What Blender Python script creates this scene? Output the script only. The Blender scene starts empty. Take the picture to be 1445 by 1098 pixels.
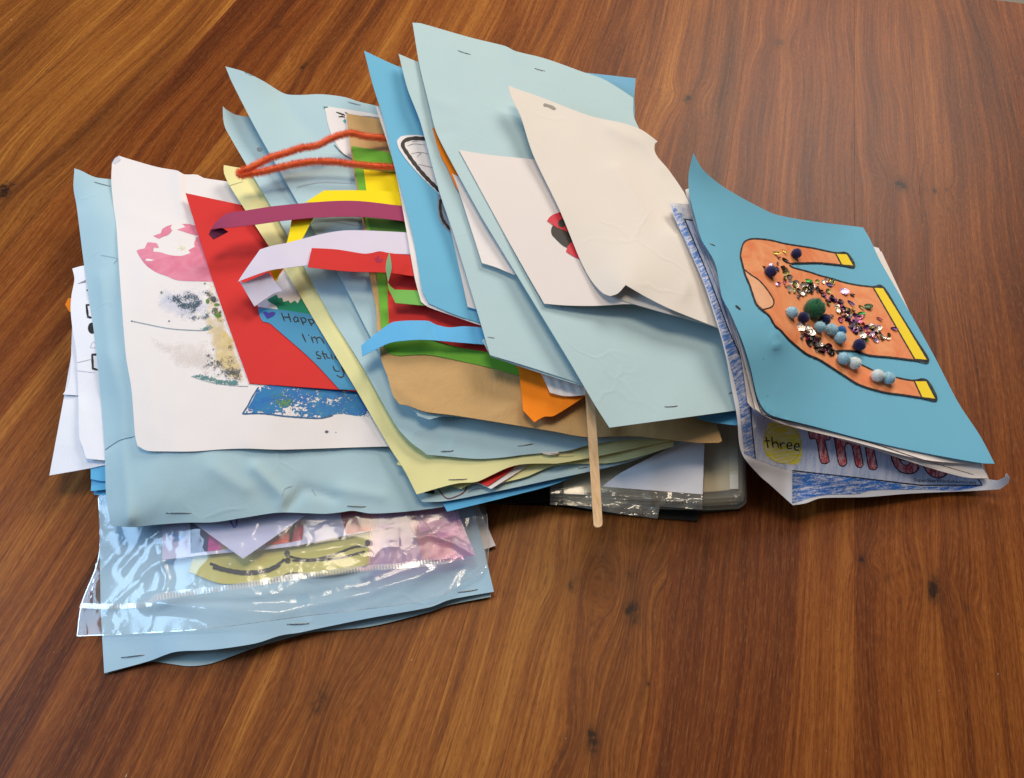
import bpy, math, random
import numpy as np
from mathutils import Vector, noise
from mathutils.geometry import delaunay_2d_cdt
R = math.radians
random.seed(7)
sc = bpy.context.scene
col = sc.collection

# ------------------------------------------------------------------ camera
PITCH, F_PX, CAM_H = 54.0, 1090.0, 56.0          # degrees below the horizon, focal length in photo pixels, cm above the table
cam = bpy.data.cameras.new('camera'); cam_o = bpy.data.objects.new('camera', cam); col.objects.link(cam_o)
cam.sensor_width = 36.0; cam.lens = F_PX / 1445 * 36.0; cam.clip_start = .01; cam.clip_end = 50
cam_o.location = (0, 0, CAM_H / 100); cam_o.rotation_euler = (R(90 - PITCH), 0, 0)
sc.camera = cam_o
# ------------------------------------------------------------------ light: daylight from windows of the room
w = bpy.data.worlds.new('World'); sc.world = w; w.use_nodes = True
w.node_tree.nodes['Background'].inputs[0].default_value = (.86, .90, 1.0, 1)
w.node_tree.nodes['Background'].inputs[1].default_value = .085
def area(name, loc, target, sx, sy, power, color):
    l = bpy.data.lights.new(name, 'AREA'); l.shape = 'RECTANGLE'; l.size = sx; l.size_y = sy; l.energy = power; l.color = color
    o = bpy.data.objects.new(name, l); col.objects.link(o); o.location = loc
    o.rotation_euler = (Vector(target) - Vector(loc)).to_track_quat('-Z', 'Y').to_euler()
area('ceiling_light', (-.15, 1.15, 2.2), (.1, .5, 0), 1.0, .8, 26, (1, .84, .64))
area('back_window', (1.1, 2.5, 1.7), (0, .5, 0), 1.2, 1.0, 56, (1, .92, .82))
area('left_window', (-1.25, .32, .80), (-.1, .4, 0), .8, .45, 11, (.46, .71, 1.0))
sc.view_settings.view_transform = 'Standard'; sc.view_settings.look = 'None'
sc.view_settings.exposure = 0.0; sc.view_settings.gamma = 1.0
sc.cycles.transparent_max_bounces = 24; sc.cycles.max_bounces = 8

# ------------------------------------------------------------------ node helpers
def lin(c):
    return tuple(((v / 255) / 12.92 if v / 255 <= .04045 else ((v / 255 + .055) / 1.055) ** 2.4) for v in c) + (1,)
class NT:
    def __init__(s, name):
        s.m = bpy.data.materials.new(name); s.m.use_nodes = True; s.t = s.m.node_tree; s.n = s.t.nodes
        s.b = s.n['Principled BSDF']; s.out = s.n['Material Output']
    def add(s, typ, **k):
        nd = s.n.new(typ)
        for a, v in k.items():
            if a.startswith('i_'):
                key = a[2:]; key = int(key) if key.isdigit() else key
                if isinstance(v, bpy.types.NodeSocket): s.t.links.new(v, nd.inputs[key])
                else: nd.inputs[key].default_value = v
            else: setattr(nd, a, v)
        return nd
    def link(s, a, b): s.t.links.new(a, b)
    def math(s, op, a, b=0.0, clamp=False):
        nd = s.add('ShaderNodeMath', operation=op, use_clamp=clamp)
        for i, v in enumerate((a, b)):
            if isinstance(v, bpy.types.NodeSocket): s.link(v, nd.inputs[i])
            else: nd.inputs[i].default_value = v
        return nd.outputs[0]
    def noise(s, vec, scale, detail=3, rough=.5, dist=0):
        nd = s.add('ShaderNodeTexNoise'); s.link(vec, nd.inputs['Vector'])
        nd.inputs['Scale'].default_value = scale; nd.inputs['Detail'].default_value = detail
        nd.inputs['Roughness'].default_value = rough; nd.inputs['Distortion'].default_value = dist
        return nd.outputs['Fac']
    def ramp(s, fac, stops):
        nd = s.add('ShaderNodeValToRGB'); s.link(fac, nd.inputs[0]); e = nd.color_ramp.elements
        while len(e) < len(stops): e.new(.5)
        for x, (p, c) in zip(e, stops): x.position = p; x.color = c
        return nd.outputs[0]
    def mix(s, fac, a, b, mode='MIX'):
        nd = s.add('ShaderNodeMix', data_type='RGBA', blend_type=mode)
        for k, v in ((0, fac), (6, a), (7, b)):
            if isinstance(v, bpy.types.NodeSocket): s.link(v, nd.inputs[k])
            else: nd.inputs[k].default_value = v
        return nd.outputs[2]
    def obj(s, scale=(1, 1, 1), rot=(0, 0, 0)):
        tc = s.add('ShaderNodeTexCoord'); m0 = s.add('ShaderNodeMapping'); s.link(tc.outputs['Object'], m0.inputs[0]); m0.inputs['Rotation'].default_value = rot
        mp = s.add('ShaderNodeMapping'); s.link(m0.outputs[0], mp.inputs[0]); mp.inputs['Scale'].default_value = scale
        return mp.outputs[0]
    def uv(s, scale=(1, 1, 1), rot=(0, 0, 0)):
        tc = s.add('ShaderNodeTexCoord'); m0 = s.add('ShaderNodeMapping'); s.link(tc.outputs['UV'], m0.inputs[0]); m0.inputs['Rotation'].default_value = rot
        mp = s.add('ShaderNodeMapping'); s.link(m0.outputs[0], mp.inputs[0]); mp.inputs['Scale'].default_value = scale
        return mp.outputs[0]
    def bump(s, h, strength, dist):
        nd = s.add('ShaderNodeBump'); nd.inputs['Strength'].default_value = strength; nd.inputs['Distance'].default_value = dist
        s.link(h, nd.inputs['Height']); s.link(nd.outputs[0], s.b.inputs['Normal']); return nd
GREY = lambda v: (v, v, v, 1)
def paper(name, rgb, rough=.82, fibre=.35, spec=.25, crumple=.0, mottle=.05):
    t = NT(name); c = lin(rgb); v = t.obj()
    n1 = t.noise(v, 900, 3, .6); n2 = t.noise(v, 22, 3, .5)
    a = t.mix(t.math('MULTIPLY', n1, mottle * 3), c, tuple(x * .55 for x in c[:3]) + (1,))
    a = t.mix(t.math('MULTIPLY', n2, mottle * 2), a, tuple(min(1, x * 1.25 + .02) for x in c[:3]) + (1,))
    t.link(a, t.b.inputs['Base Color']); t.b.inputs['Roughness'].default_value = rough
    t.b.inputs['Specular IOR Level'].default_value = spec
    h = n1
    if crumple:
        n3 = t.noise(v, 28, 4, .55, .6); h = t.math('ADD', t.math('MULTIPLY', n3, crumple * 7), n1)
        vo = t.add('ShaderNodeTexVoronoi', feature='DISTANCE_TO_EDGE'); vo.inputs['Scale'].default_value = 13
        wv = t.add('ShaderNodeVectorMath', operation='ADD'); t.link(v, wv.inputs[0]); nn = t.add('ShaderNodeTexNoise'); t.link(v, nn.inputs['Vector']); nn.inputs['Scale'].default_value = 18; nn.inputs['Detail'].default_value = 3
        sc_ = t.add('ShaderNodeVectorMath', operation='SCALE'); t.link(nn.outputs['Color'], sc_.inputs[0]); sc_.inputs['Scale'].default_value = .05; t.link(sc_.outputs[0], wv.inputs[1]); t.link(wv.outputs[0], vo.inputs['Vector'])
        cr = t.math('MULTIPLY', t.ramp(vo.outputs['Distance'], [(0, GREY(1)), (.035, GREY(0))]), t.ramp(t.noise(v, 9, 2), [(.48, GREY(0)), (.62, GREY(1))]))
        h = t.math('ADD', h, t.math('MULTIPLY', cr, crumple * 8))
    t.bump(h, fibre, .0003)
    return t.m
def ink_mat(name, rgb, rough=.6):
    t = NT(name); t.b.inputs['Base Color'].default_value = lin(rgb); t.b.inputs['Roughness'].default_value = rough
    v = t.obj(); t.bump(t.noise(v, 1500, 2), .1, .0001); return t.m
def paint(name, c1, c2, scale=60, cover=None, rough=.7, edge=.5, dist=1.0):
    """water paint or sponge print: two tints; with cover, it breaks up into flecks"""
    t = NT(name); v = t.obj(); n = t.noise(v, scale, 5, .6, dist)
    t.link(t.ramp(n, [(.35, lin(c1)), (.65, lin(c2))]), t.b.inputs['Base Color']); t.b.inputs['Roughness'].default_value = rough
    if cover is not None:
        at = t.add('ShaderNodeAttribute', attribute_name='inner')
        m = t.noise(t.obj(), cover[1], 4, .7, .4)
        big = t.noise(t.obj(), cover[1] * .12, 3, .5)
        s_ = t.math('ADD', t.math('MULTIPLY', t.math('SUBTRACT', m, .5), 2.0), t.math('MULTIPLY', t.math('SUBTRACT', big, .5), 1.6))
        s_ = t.math('ADD', s_, t.math('MULTIPLY', t.math('SUBTRACT', at.outputs['Fac'], 1.0), edge))
        a = t.math('MULTIPLY', t.math('SUBTRACT', s_, cover[0]), cover[2] if len(cover) > 2 else 25.0, True)
        t.link(a, t.b.inputs['Alpha'])
    return t.m
def crayon(name, rgb, rot, cover=.5, base=(228, 228, 238), scale=(260, 50, 1)):
    t = NT(name)
    n = t.noise(t.uv(scale, (0, 0, rot)), 1.0, 5, .7, .3); n2 = t.noise(t.uv((500, 350, 1), (0, 0, rot)), 1.0, 3, .7)
    f = t.math('ADD', t.math('MULTIPLY', n, .75), t.math('MULTIPLY', n2, .35))
    c = lin(rgb); fac = t.ramp(f, [(cover - .07, GREY(1)), (cover + .09, GREY(0))])
    t.link(t.mix(fac, lin(base), c), t.b.inputs['Base Color']); t.b.inputs['Roughness'].default_value = .6
    return t.m

# ------------------------------------------------------------------ geometry helpers (heights in cm, edges found where they lie on the table)
CT, ST = math.cos(R(PITCH)), math.sin(R(PITCH))
def ray(px, py):
    x = (px - 722.5) / F_PX; y = -(py - 549) / F_PX
    return x, CT + y * ST, -ST + y * CT
def to_world(px, py, z):
    dx, dy, dz = ray(px, py); s = (z - CAM_H) / dz
    return dx * s, dy * s
CELL = .25; X0, Y0 = -70.0, -20.0; NX, NY = 560, 700
H = np.zeros((NX, NY))
def hcell(x, y):
    return (np.clip(((x - X0) / CELL).astype(int), 2, NX - 3), np.clip(((y - Y0) / CELL).astype(int), 2, NY - 3))
def hmax(x, y):
    i, j = hcell(x, y); r = H[i, j]
    for a in (-1, 0, 1):
        for b in (-1, 0, 1): r = np.maximum(r, H[i + a, j + b])
    return r
BARY = np.array([(a / 5, b / 5, (5 - a - b) / 5) for a in range(6) for b in range(6 - a)])
def hsplat(x, y, z, tris):
    P = np.stack([x, y, z], 1)[tris]
    S = np.einsum('kb,nbc->nkc', BARY, P).reshape(-1, 3)
    i, j = hcell(S[:, 0], S[:, 1]); np.maximum.at(H, (i, j), S[:, 2])
def tps(ctrl, q, lam=.02):
    P = ctrl[:, :2] / 100; Z = ctrl[:, 2]; n = len(P)
    def K(d): return np.where(d > 1e-9, d * d * np.log(np.maximum(d, 1e-9)), 0)
    D = np.linalg.norm(P[:, None] - P[None], axis=2)
    A = np.zeros((n + 3, n + 3)); A[:n, :n] = K(D) + lam * np.eye(n)
    A[:n, n] = 1; A[:n, n + 1:] = P; A[n, :n] = 1; A[n + 1:, :n] = P.T
    w_ = np.linalg.lstsq(A, np.concatenate([Z, np.zeros(3)]), rcond=None)[0]
    Q = q / 100; D = np.linalg.norm(Q[:, None] - P[None], axis=2)
    r = K(D) @ w_[:n] + w_[n] + Q @ w_[n + 1:]
    return np.clip(r, Z.min() - .3, Z.max() + .3)
def outline(pts, step, sharp=30):
    """closed outline: corners stay sharp, gentle bends become curves"""
    P = np.array([p[:2] for p in pts], float); n = len(P); res = []
    cs = []
    for i in range(n):
        a = P[i] - P[i - 1]; b = P[(i + 1) % n] - P[i]
        ang = abs((math.degrees(math.atan2(b[1], b[0]) - math.atan2(a[1], a[0])) + 180) % 360 - 180)
        cs.append(ang > sharp)
    for i in range(n):
        p1, p2 = P[i], P[(i + 1) % n]
        p0 = P[i - 1] if not cs[i] else 2 * p1 - p2
        p3 = P[(i + 2) % n] if not cs[(i + 1) % n] else 2 * p2 - p1
        L = np.linalg.norm(p2 - p1); k = max(1, int(math.ceil(L / step)))
        m1 = (p2 - p0) / 2; m2 = (p3 - p1) / 2
        for m in (m1, m2):
            l = np.linalg.norm(m)
            if l > L * 1.0: m *= L / l
        for j in range(k):
            t = j / k
            res.append((2*t**3-3*t**2+1)*p1 + (t**3-2*t*t+t)*m1 + (-2*t**3+3*t*t)*p2 + (t**3-t*t)*m2)
    return np.array(res)
def inside(poly, q):
    x, y = q[:, 0], q[:, 1]; c = np.zeros(len(q), bool); n = len(poly)
    for i in range(n):
        x1, y1 = poly[i]; x2, y2 = poly[(i + 1) % n]
        if y1 == y2: continue
        c ^= ((y1 > y) != (y2 > y)) & (x < (x2 - x1) * (y - y1) / (y2 - y1) + x1)
    return c
def seg_dist(line, q, closed=False):
    d = np.full(len(q), 1e9); L = list(line) + ([line[0]] if closed else [])
    for a, b in zip(L, L[1:]):
        a = np.array(a[:2], float); b = np.array(b[:2], float); ab = b - a
        t = np.clip(((q - a) @ ab) / max(ab @ ab, 1e-9), 0, 1)
        d = np.minimum(d, np.linalg.norm(q - (a + t[:, None] * ab), axis=1))
    return d
def triangulate(poly, step, hole=None):
    lo = poly.min(0); hi = poly.max(0)
    gx = np.arange(lo[0], hi[0], step); gy = np.arange(lo[1], hi[1], step * .87)
    X, Y = np.meshgrid(gx, gy); X = X + (np.arange(len(gy)) % 2)[:, None] * step / 2
    g = np.stack([X.ravel(), Y.ravel()], 1); g = g[inside(poly, g)]
    if len(g): g = g[seg_dist(poly, g, True) > step * .45]
    rings = []
    if hole:
        hx, hy, hr = hole; a = np.arange(20) / 20 * 2 * math.pi
        rings = np.stack([hx + hr * np.cos(a), hy + hr * .8 * np.sin(a)], 1)
        g = g[np.hypot(g[:, 0] - hx, (g[:, 1] - hy) / .8) > hr + step * .4]
    n = len(poly); allp = np.concatenate([poly, rings, g]) if len(rings) else np.concatenate([poly, g])
    edges = [(i, (i + 1) % n) for i in range(n)]
    if len(rings): edges += [(n + i, n + (i + 1) % 20) for i in range(20)]
    V, E_, F_, *_ = delaunay_2d_cdt([Vector(p) for p in allp], edges, [], 1 if not len(rings) else 0, 1e-5)
    V = np.array([(v.x, v.y) for v in V]); T = np.array([f for f in F_ if len(f) == 3])
    c = V[T].mean(1); keep = inside(poly, c)
    if hole: keep &= np.hypot(c[:, 0] - hx, (c[:, 1] - hy) / .8) > hr * .98
    T = T[keep]
    a = V[T]; ar = (a[:, 1, 0]-a[:, 0, 0])*(a[:, 2, 1]-a[:, 0, 1]) - (a[:, 1, 1]-a[:, 0, 1])*(a[:, 2, 0]-a[:, 0, 0])
    T[ar > 0] = T[ar > 0][:, ::-1]                  # photo y points down: turn faces upward
    return V, T
def boundary(T):
    d = {}
    for t in T:
        for a, b in ((t[0], t[1]), (t[1], t[2]), (t[2], t[0])): d[(a, b)] = 1
    return [(a, b) for (a, b) in d if (b, a) not in d]
class S:   # what later pieces need to know about a sheet: its points, heights and triangles
    pass
def link_mesh(name, verts, faces, smooth, mat, parent=None, uv=None, inner=None, mats=None, mi=None):
    verts = np.asarray(verts, float) / 100
    org = Vector(((verts[:, 0].min() + verts[:, 0].max()) / 2, (verts[:, 1].min() + verts[:, 1].max()) / 2, verts[:, 2].min()))
    me = bpy.data.meshes.new(name); me.from_pydata([tuple(v) for v in verts - np.array(org)], [], [list(map(int, f)) for f in faces])
    me.polygons.foreach_set('use_smooth', np.asarray(smooth, bool) if not np.isscalar(smooth) else np.full(len(faces), bool(smooth)))
    if uv is not None:
        l = me.uv_layers.new(name='UVMap'); idx = np.zeros(len(me.loops), int); me.loops.foreach_get('vertex_index', idx)
        l.data.foreach_set('uv', (uv[idx]).ravel())
    if inner is not None:
        at = me.attributes.new('inner', 'FLOAT', 'POINT'); at.data.foreach_set('value', inner)
    me.materials.append(mat)
    o = bpy.data.objects.new(name, me); col.objects.link(o)
    o['org'] = tuple(org)
    if parent is not None:
        po = parent.o if isinstance(parent, S) else parent
        o.parent = po; o.location = org - Vector(po['org'])
    else: o.location = org
    me.update()
    return o
def tag(o, label=None, cat=None, group=None, kind=None):
    if isinstance(o, S): o = o.o
    for k, v in (('label', label), ('category', cat), ('group', group), ('kind', kind)):
        if v: o[k] = v
def extrude(x, y, z, T, thick):
    n = len(x); B = boundary(T)
    top = np.stack([x, y, z], 1); bot = top.copy(); bot[:, 2] -= thick
    bi = sorted({a for e in B for a in e}); mp = {a: k for k, a in enumerate(bi)}; nb = len(bi)
    verts = np.concatenate([top, bot, top[bi], bot[bi]])
    faces = [tuple(t) for t in T] + [tuple(t[::-1] + n) for t in T] + [(2*n+mp[b], 2*n+mp[a], 2*n+nb+mp[a], 2*n+nb+mp[b]) for a, b in B]
    sm = [True] * (2 * len(T)) + [False] * len(B)
    src = np.concatenate([np.arange(n), np.arange(n), bi, bi]).astype(int)
    return verts, faces, sm, src
def sheet(name, pts, mat, z=None, parent=None, step=7, thick=.035, ctrl=(), ridges=(), wr=None, hole=None, lift=.025, relax=True, solid=True, seed=0, sharp=30, cover=True, label=None, cat=None, group=None):
    P = [(p[0], p[1], p[2] if len(p) > 2 else z) for p in pts]
    poly = outline(P, step, sharp); V, T = triangulate(poly, step, hole)
    zt = tps(np.array([p for p in P] + list(ctrl), float), V)
    for line, h, wd in ridges:
        d = seg_dist(line, V); zt = zt + h * np.exp(-(d / wd) ** 1.5)
    if wr:
        amp, scl = wr
        zt = zt + np.array([amp * (noise.noise(Vector((a / scl, b / scl, seed * 3.7))) * .8 - .5 * abs(noise.noise(Vector((a / scl * 1.7, b / scl * 1.1, seed + 9.1))))) for a, b in V])
    zt = np.maximum(zt, thick + .02)
    zz = zt.copy()
    e = np.array([(t[i], t[(i + 1) % 3]) for t in T for i in range(3)]); n = len(V)
    deg = np.bincount(np.concatenate([e[:, 0], e[:, 1]]), minlength=n).clip(1)
    if relax:
        for it in range(16):
            x, y = to_world(V[:, 0], V[:, 1], zz); fl = hmax(x, y) + thick + lift
            zz = np.maximum(zz, fl)
            if it < 15:
                for _ in range(3):
                    o_ = zz - zt
                    s_ = (np.bincount(e[:, 0], o_[e[:, 1]], n) + np.bincount(e[:, 1], o_[e[:, 0]], n)) / deg
                    o_ = np.where(s_ > o_, s_, o_ * .6 + s_ * .4); zz = zt + o_
                zz = np.maximum(zz, zt)
    x, y = to_world(V[:, 0], V[:, 1], zz)
    if cover: hsplat(x, y, zz, T)
    s = S(); s.V, s.T, s.z = V, T, zz
    uv = V / 1000 * np.array([1, -1]) + np.array([0, 1])
    if solid:
        verts, faces, sm, src = extrude(x, y, zz, T, thick)
        s.o = link_mesh(name, verts, faces, sm, mat, parent, uv[src])
    else:
        s.o = link_mesh(name, np.stack([x, y, zz], 1), T, True, mat, parent, uv)
    tag(s, label, cat, group)
    return s
def on(par, q):
    """height of sheet par under photo points q"""
    V, T, z = par.V, par.T, par.z; c = V[T].mean(1); r = np.empty(len(q))
    for k in range(0, len(q), 300):
        qq = q[k:k + 300]; d = ((qq[:, None] - c[None]) ** 2).sum(2)
        m = min(10, len(T)); near = np.argpartition(d, m - 1, axis=1)[:, :m]
        tri = V[T[near]]; a, b, cc = tri[:, :, 0], tri[:, :, 1], tri[:, :, 2]
        v0, v1, v2 = b - a, cc - a, qq[:, None] - a
        den = v0[..., 0] * v1[..., 1] - v1[..., 0] * v0[..., 1]; den = np.where(abs(den) < 1e-9, 1e-9, den)
        u = (v2[..., 0] * v1[..., 1] - v1[..., 0] * v2[..., 1]) / den; w_ = (v0[..., 0] * v2[..., 1] - v2[..., 0] * v0[..., 1]) / den
        sc_ = np.minimum(np.minimum(u, w_), 1 - u - w_); best = sc_.argmax(1); I = np.arange(len(qq))
        u, w_ = np.clip(u[I, best], -.5, 1.5), np.clip(w_[I, best], -.5, 1.5); zt = z[T[near[I, best]]]
        r[k:k + 300] = zt[:, 0] + u * (zt[:, 1] - zt[:, 0]) + w_ * (zt[:, 2] - zt[:, 0])
    return r
def decal(par, name, pts, mat, off=.02, step=5, fade=8, sharp=40, thick=0, child=None, lift=None, hole=None):
    """flat print, paint or a glued cut-out lying on sheet par"""
    poly = outline(pts, step, sharp); V, T = triangulate(poly, step, hole)
    z = on(par, V) + off
    if lift is not None: z = z + lift(V)
    inner = np.clip(seg_dist(poly, V, True) / fade, 0, 1)
    x, y = to_world(V[:, 0], V[:, 1], z); uv = V / 1000 * np.array([1, -1]) + np.array([0, 1])
    s = S(); s.V, s.T, s.z = V, T, z
    if thick:
        verts, faces, sm, src = extrude(x, y, z, T, thick)
        s.o = link_mesh(name, verts, faces, sm, mat, child or par, uv[src], inner[src])
        hsplat(x, y, z, T)
    else: s.o = link_mesh(name, np.stack([x, y, z], 1), T, True, mat, child or par, uv, inner)
    return s
def ink(par, name, lines, wd, mat, off=.03, smooth=True, child=None, thick=0.0):
    verts, faces, uvs = [], [], []
    for ln in lines:
        P = np.array(ln, float)
        if len(P) == 1: P = np.array([P[0], P[0] + [wd * .6, 0]])
        out = []
        n = len(P)
        for i in range(n - 1):
            p0 = P[max(i - 1, 0)]; p1 = P[i]; p2 = P[i + 1]; p3 = P[min(i + 2, n - 1)]
            k = max(1, int(np.linalg.norm(p2 - p1) / 2.5))
            for j in range(k):
                t = j / k
                out.append(.5 * ((2*p1) + (-p0+p2)*t + (2*p0-5*p1+4*p2-p3)*t*t + (-p0+3*p1-3*p2+p3)*t**3) if smooth else p1 + (p2 - p1) * t)
        out.append(P[-1]); C = np.array(out)
        tg = np.gradient(C, axis=0); tg /= np.maximum(np.linalg.norm(tg, axis=1), 1e-6)[:, None]; nr = np.stack([-tg[:, 1], tg[:, 0]], 1)
        ww = np.full(len(C), wd / 2); ww[0] *= .6; ww[-1] *= .6
        ww = ww * (1 + .12 * np.sin(np.arange(len(C)) * 1.7 + P[0, 0]))
        q = np.concatenate([C + nr * ww[:, None], C - nr * ww[:, None]])
        z = on(par, q) + off; x, y = to_world(q[:, 0], q[:, 1], z); m = len(C); b = len(verts)
        verts += list(np.stack([x, y, z], 1)); faces += [(b + i, b + i + 1, b + m + i + 1, b + m + i) for i in range(m - 1)]
        uvs += list(q / 1000)
    return link_mesh(name, np.array(verts), faces, False, mat, child or par, np.array(uvs))
def circle(cx, cy, rx, ry=None, n=14, rot=0):
    ry = ry or rx; c, s_ = math.cos(rot), math.sin(rot)
    return [(cx + rx * math.cos(a) * c - ry * math.sin(a) * s_, cy + rx * math.cos(a) * s_ + ry * math.sin(a) * c) for a in [i / n * 2 * math.pi for i in range(n)]]
def wpt(px, py, z):
    x, y = to_world(px, py, z); return np.array([x, y, z])
def tube_mesh(path, rad, n=8):
    P = np.array(path); verts, faces = [], []
    tg = np.gradient(P, axis=0); tg /= np.linalg.norm(tg, axis=1)[:, None]
    for i, (p, t) in enumerate(zip(P, tg)):
        up = np.array([0, 0, 1.0]); a = np.cross(t, up); a /= max(np.linalg.norm(a), 1e-6); b = np.cross(a, t)
        r = rad if np.isscalar(rad) else rad[i]
        for k in range(n):
            an = k / n * 2 * math.pi; verts.append(p + r * (math.cos(an) * a + math.sin(an) * b))
    m = len(P)
    for i in range(m - 1):
        for k in range(n): faces.append((i*n+k, i*n+(k+1) % n, (i+1)*n+(k+1) % n, (i+1)*n+k))
    faces.append(tuple(range(n))[::-1]); faces.append(tuple((m-1)*n+k for k in range(n)))
    return verts, faces
M_STEEL = NT('staple_steel'); M_STEEL.b.inputs['Base Color'].default_value = (.30, .30, .30, 1); M_STEEL.b.inputs['Metallic'].default_value = .8; M_STEEL.b.inputs['Roughness'].default_value = .35
M_STEEL.bump(M_STEEL.noise(M_STEEL.obj(), 2000, 2), .1, .0001); M_STEEL = M_STEEL.m
def staple(par, a, b, wd=.06):
    n = 5; pts = np.array([[a[0] + (b[0]-a[0]) * i / (n-1), a[1] + (b[1]-a[1]) * i / (n-1)] for i in range(n)])
    z = on(par, pts) + .04; z[0] -= .04; z[-1] -= .04
    x, y = to_world(pts[:, 0], pts[:, 1], z)
    v, f = tube_mesh(np.stack([x, y, z], 1), wd / 2 * 1.25, 6)
    return link_mesh('staple', v, f, True, M_STEEL, par)
exec_parts = []
# ------------------------------------------------------------------ the table: long planks joined side by side
TH = R(14.6)
def tab(px, py):
    x, y = to_world(px, py, 0); return x * math.cos(TH) - y * math.sin(TH), x * math.sin(TH) + y * math.cos(TH)
def wood():
    t = NT('table_wood')
    u = t.uv(); oi = t.add('ShaderNodeObjectInfo')
    sep = t.add('ShaderNodeSeparateXYZ'); t.link(u, sep.inputs[0]); ux, uy = sep.outputs[0], sep.outputs[1]
    knots = [((892, 862), .9, 1), ((836, 1043), .8, .9), ((808, 822), .8, .35), ((892, 813), .7, .4), ((1272, 260), 1.0, 1.1), ((1319, 270), .45, .7), ((1336, 268), .4, .6),
             ((1339, 296), .35, .5), ((970, 140), .9, .6), ((1216, 790), .4, .8), ((1252, 815), .35, .7), ((1319, 832), .8, 1.3), ((1364, 857), .4, .5), ((3, 272), 1.6, 1.1),
             ((428, 93), .7, .7), ((392, 37), .6, .6), ((450, 989), 1.0, .6), ((915, 964), .2, 1.0), ((1100, 60), 1.0, .5)]
    warp = dark = None
    for (p, r, dk) in knots:
        kx, ky = tab(*p)
        a = t.math('MULTIPLY', t.math('SUBTRACT', ux, kx / 100), 100 / r); b = t.math('MULTIPLY', t.math('SUBTRACT', uy, ky / 100), 100 / (r * 1.9))
        d2 = t.math('ADD', t.math('MULTIPLY', a, a), t.math('MULTIPLY', b, b))
        g = t.math('POWER', 2.718, t.math('MULTIPLY', d2, -.22))
        wv = t.math('MULTIPLY', t.math('MULTIPLY', a, g), r * .010); warp = wv if warp is None else t.math('ADD', warp, wv)
        g2 = t.math('MULTIPLY', t.math('POWER', 2.718, t.math('MULTIPLY', t.math('ADD', d2, t.math('MULTIPLY', t.math('SUBTRACT', t.noise(u, 130, 3, .6), .5), 1.6)), -3.4)), dk * .9); dark = g2 if dark is None else t.math('ADD', dark, g2)
        g3 = t.math('MULTIPLY', g, dk * .09); dark = t.math('ADD', dark, g3)
    off = t.math('MULTIPLY', oi.outputs['Random'], 37.0)
    big = t.add('ShaderNodeCombineXYZ'); t.link(t.math('ADD', t.math('MULTIPLY', ux, 5.0), off), big.inputs[0]); t.link(t.math('MULTIPLY', uy, 2.2), big.inputs[1]); t.link(off, big.inputs[2])
    swirl = t.math('MULTIPLY', t.math('SUBTRACT', t.noise(big.outputs[0], 1.0, 2, .45, .15), .5), .042)
    gx = t.math('ADD', t.math('ADD', ux, swirl), warp)
    def streak(sx, sy, detail, rough):
        c = t.add('ShaderNodeCombineXYZ'); t.link(t.math('MULTIPLY', gx, sx), c.inputs[0]); t.link(t.math('MULTIPLY', uy, sy), c.inputs[1]); t.link(off, c.inputs[2])
        return t.noise(c.outputs[0], 1.0, detail, rough)
    s1 = streak(55, 1.6, 4, .6); s2 = streak(300, 5.0, 5, .75); s3 = streak(1200, 60, 3, .7); s4 = streak(9, 1.1, 3, .5); s5 = streak(620, 6.0, 3, .6); s6 = streak(1000, 150, 2, .6)
    f = t.math('ADD', t.math('ADD', t.math('MULTIPLY', s1, .30), t.math('ADD', t.math('MULTIPLY', s2, .24), .02)), t.math('ADD', t.math('MULTIPLY', s4, .38), t.math('ADD', t.math('MULTIPLY', s5, .20), .01)))
    c = t.ramp(f, [(.44, lin((76, 39, 14))), (.535, lin((119, 67, 27))), (.61, lin((151, 92, 38))), (.71, lin((192, 134, 62)))])
    tone = t.ramp(oi.outputs['Random'], [(0, lin((208, 178, 160))), (.5, lin((236, 220, 204))), (1, lin((255, 250, 226)))])
    c = t.mix(1.0, c, tone, 'MULTIPLY')
    c = t.mix(t.math('MULTIPLY', t.ramp(s3, [(.30, GREY(1)), (.46, GREY(0))]), .45), c, lin((48, 24, 12)))
    c = t.mix(t.math('MULTIPLY', t.ramp(s3, [(.55, GREY(0)), (.75, GREY(1))]), .16), c, lin((200, 150, 95)))
    c = t.mix(t.math('MULTIPLY', t.ramp(s6, [(.34, GREY(1)), (.45, GREY(0))]), .30), c, lin((60, 28, 12)))
    c = t.mix(t.math('MULTIPLY', t.ramp(s6, [(.56, GREY(0)), (.70, GREY(1))]), .12), c, lin((196, 140, 84)))
    c = t.mix(t.math('MINIMUM', dark, .92), c, lin((30, 18, 12)))
    t.link(c, t.b.inputs['Base Color'])
    rr = t.math('ADD', t.math('MULTIPLY', s3, .25), .36); t.link(rr, t.b.inputs['Roughness'])
    t.b.inputs['Specular IOR Level'].default_value = .15
    t.b.inputs['Coat Weight'].default_value = .03; t.b.inputs['Coat Roughness'].default_value = .3
    t.bump(t.math('ADD', s3, t.math('MULTIPLY', s2, .5)), .22, .0003)
    return t.m
M_WOOD = wood()
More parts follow.
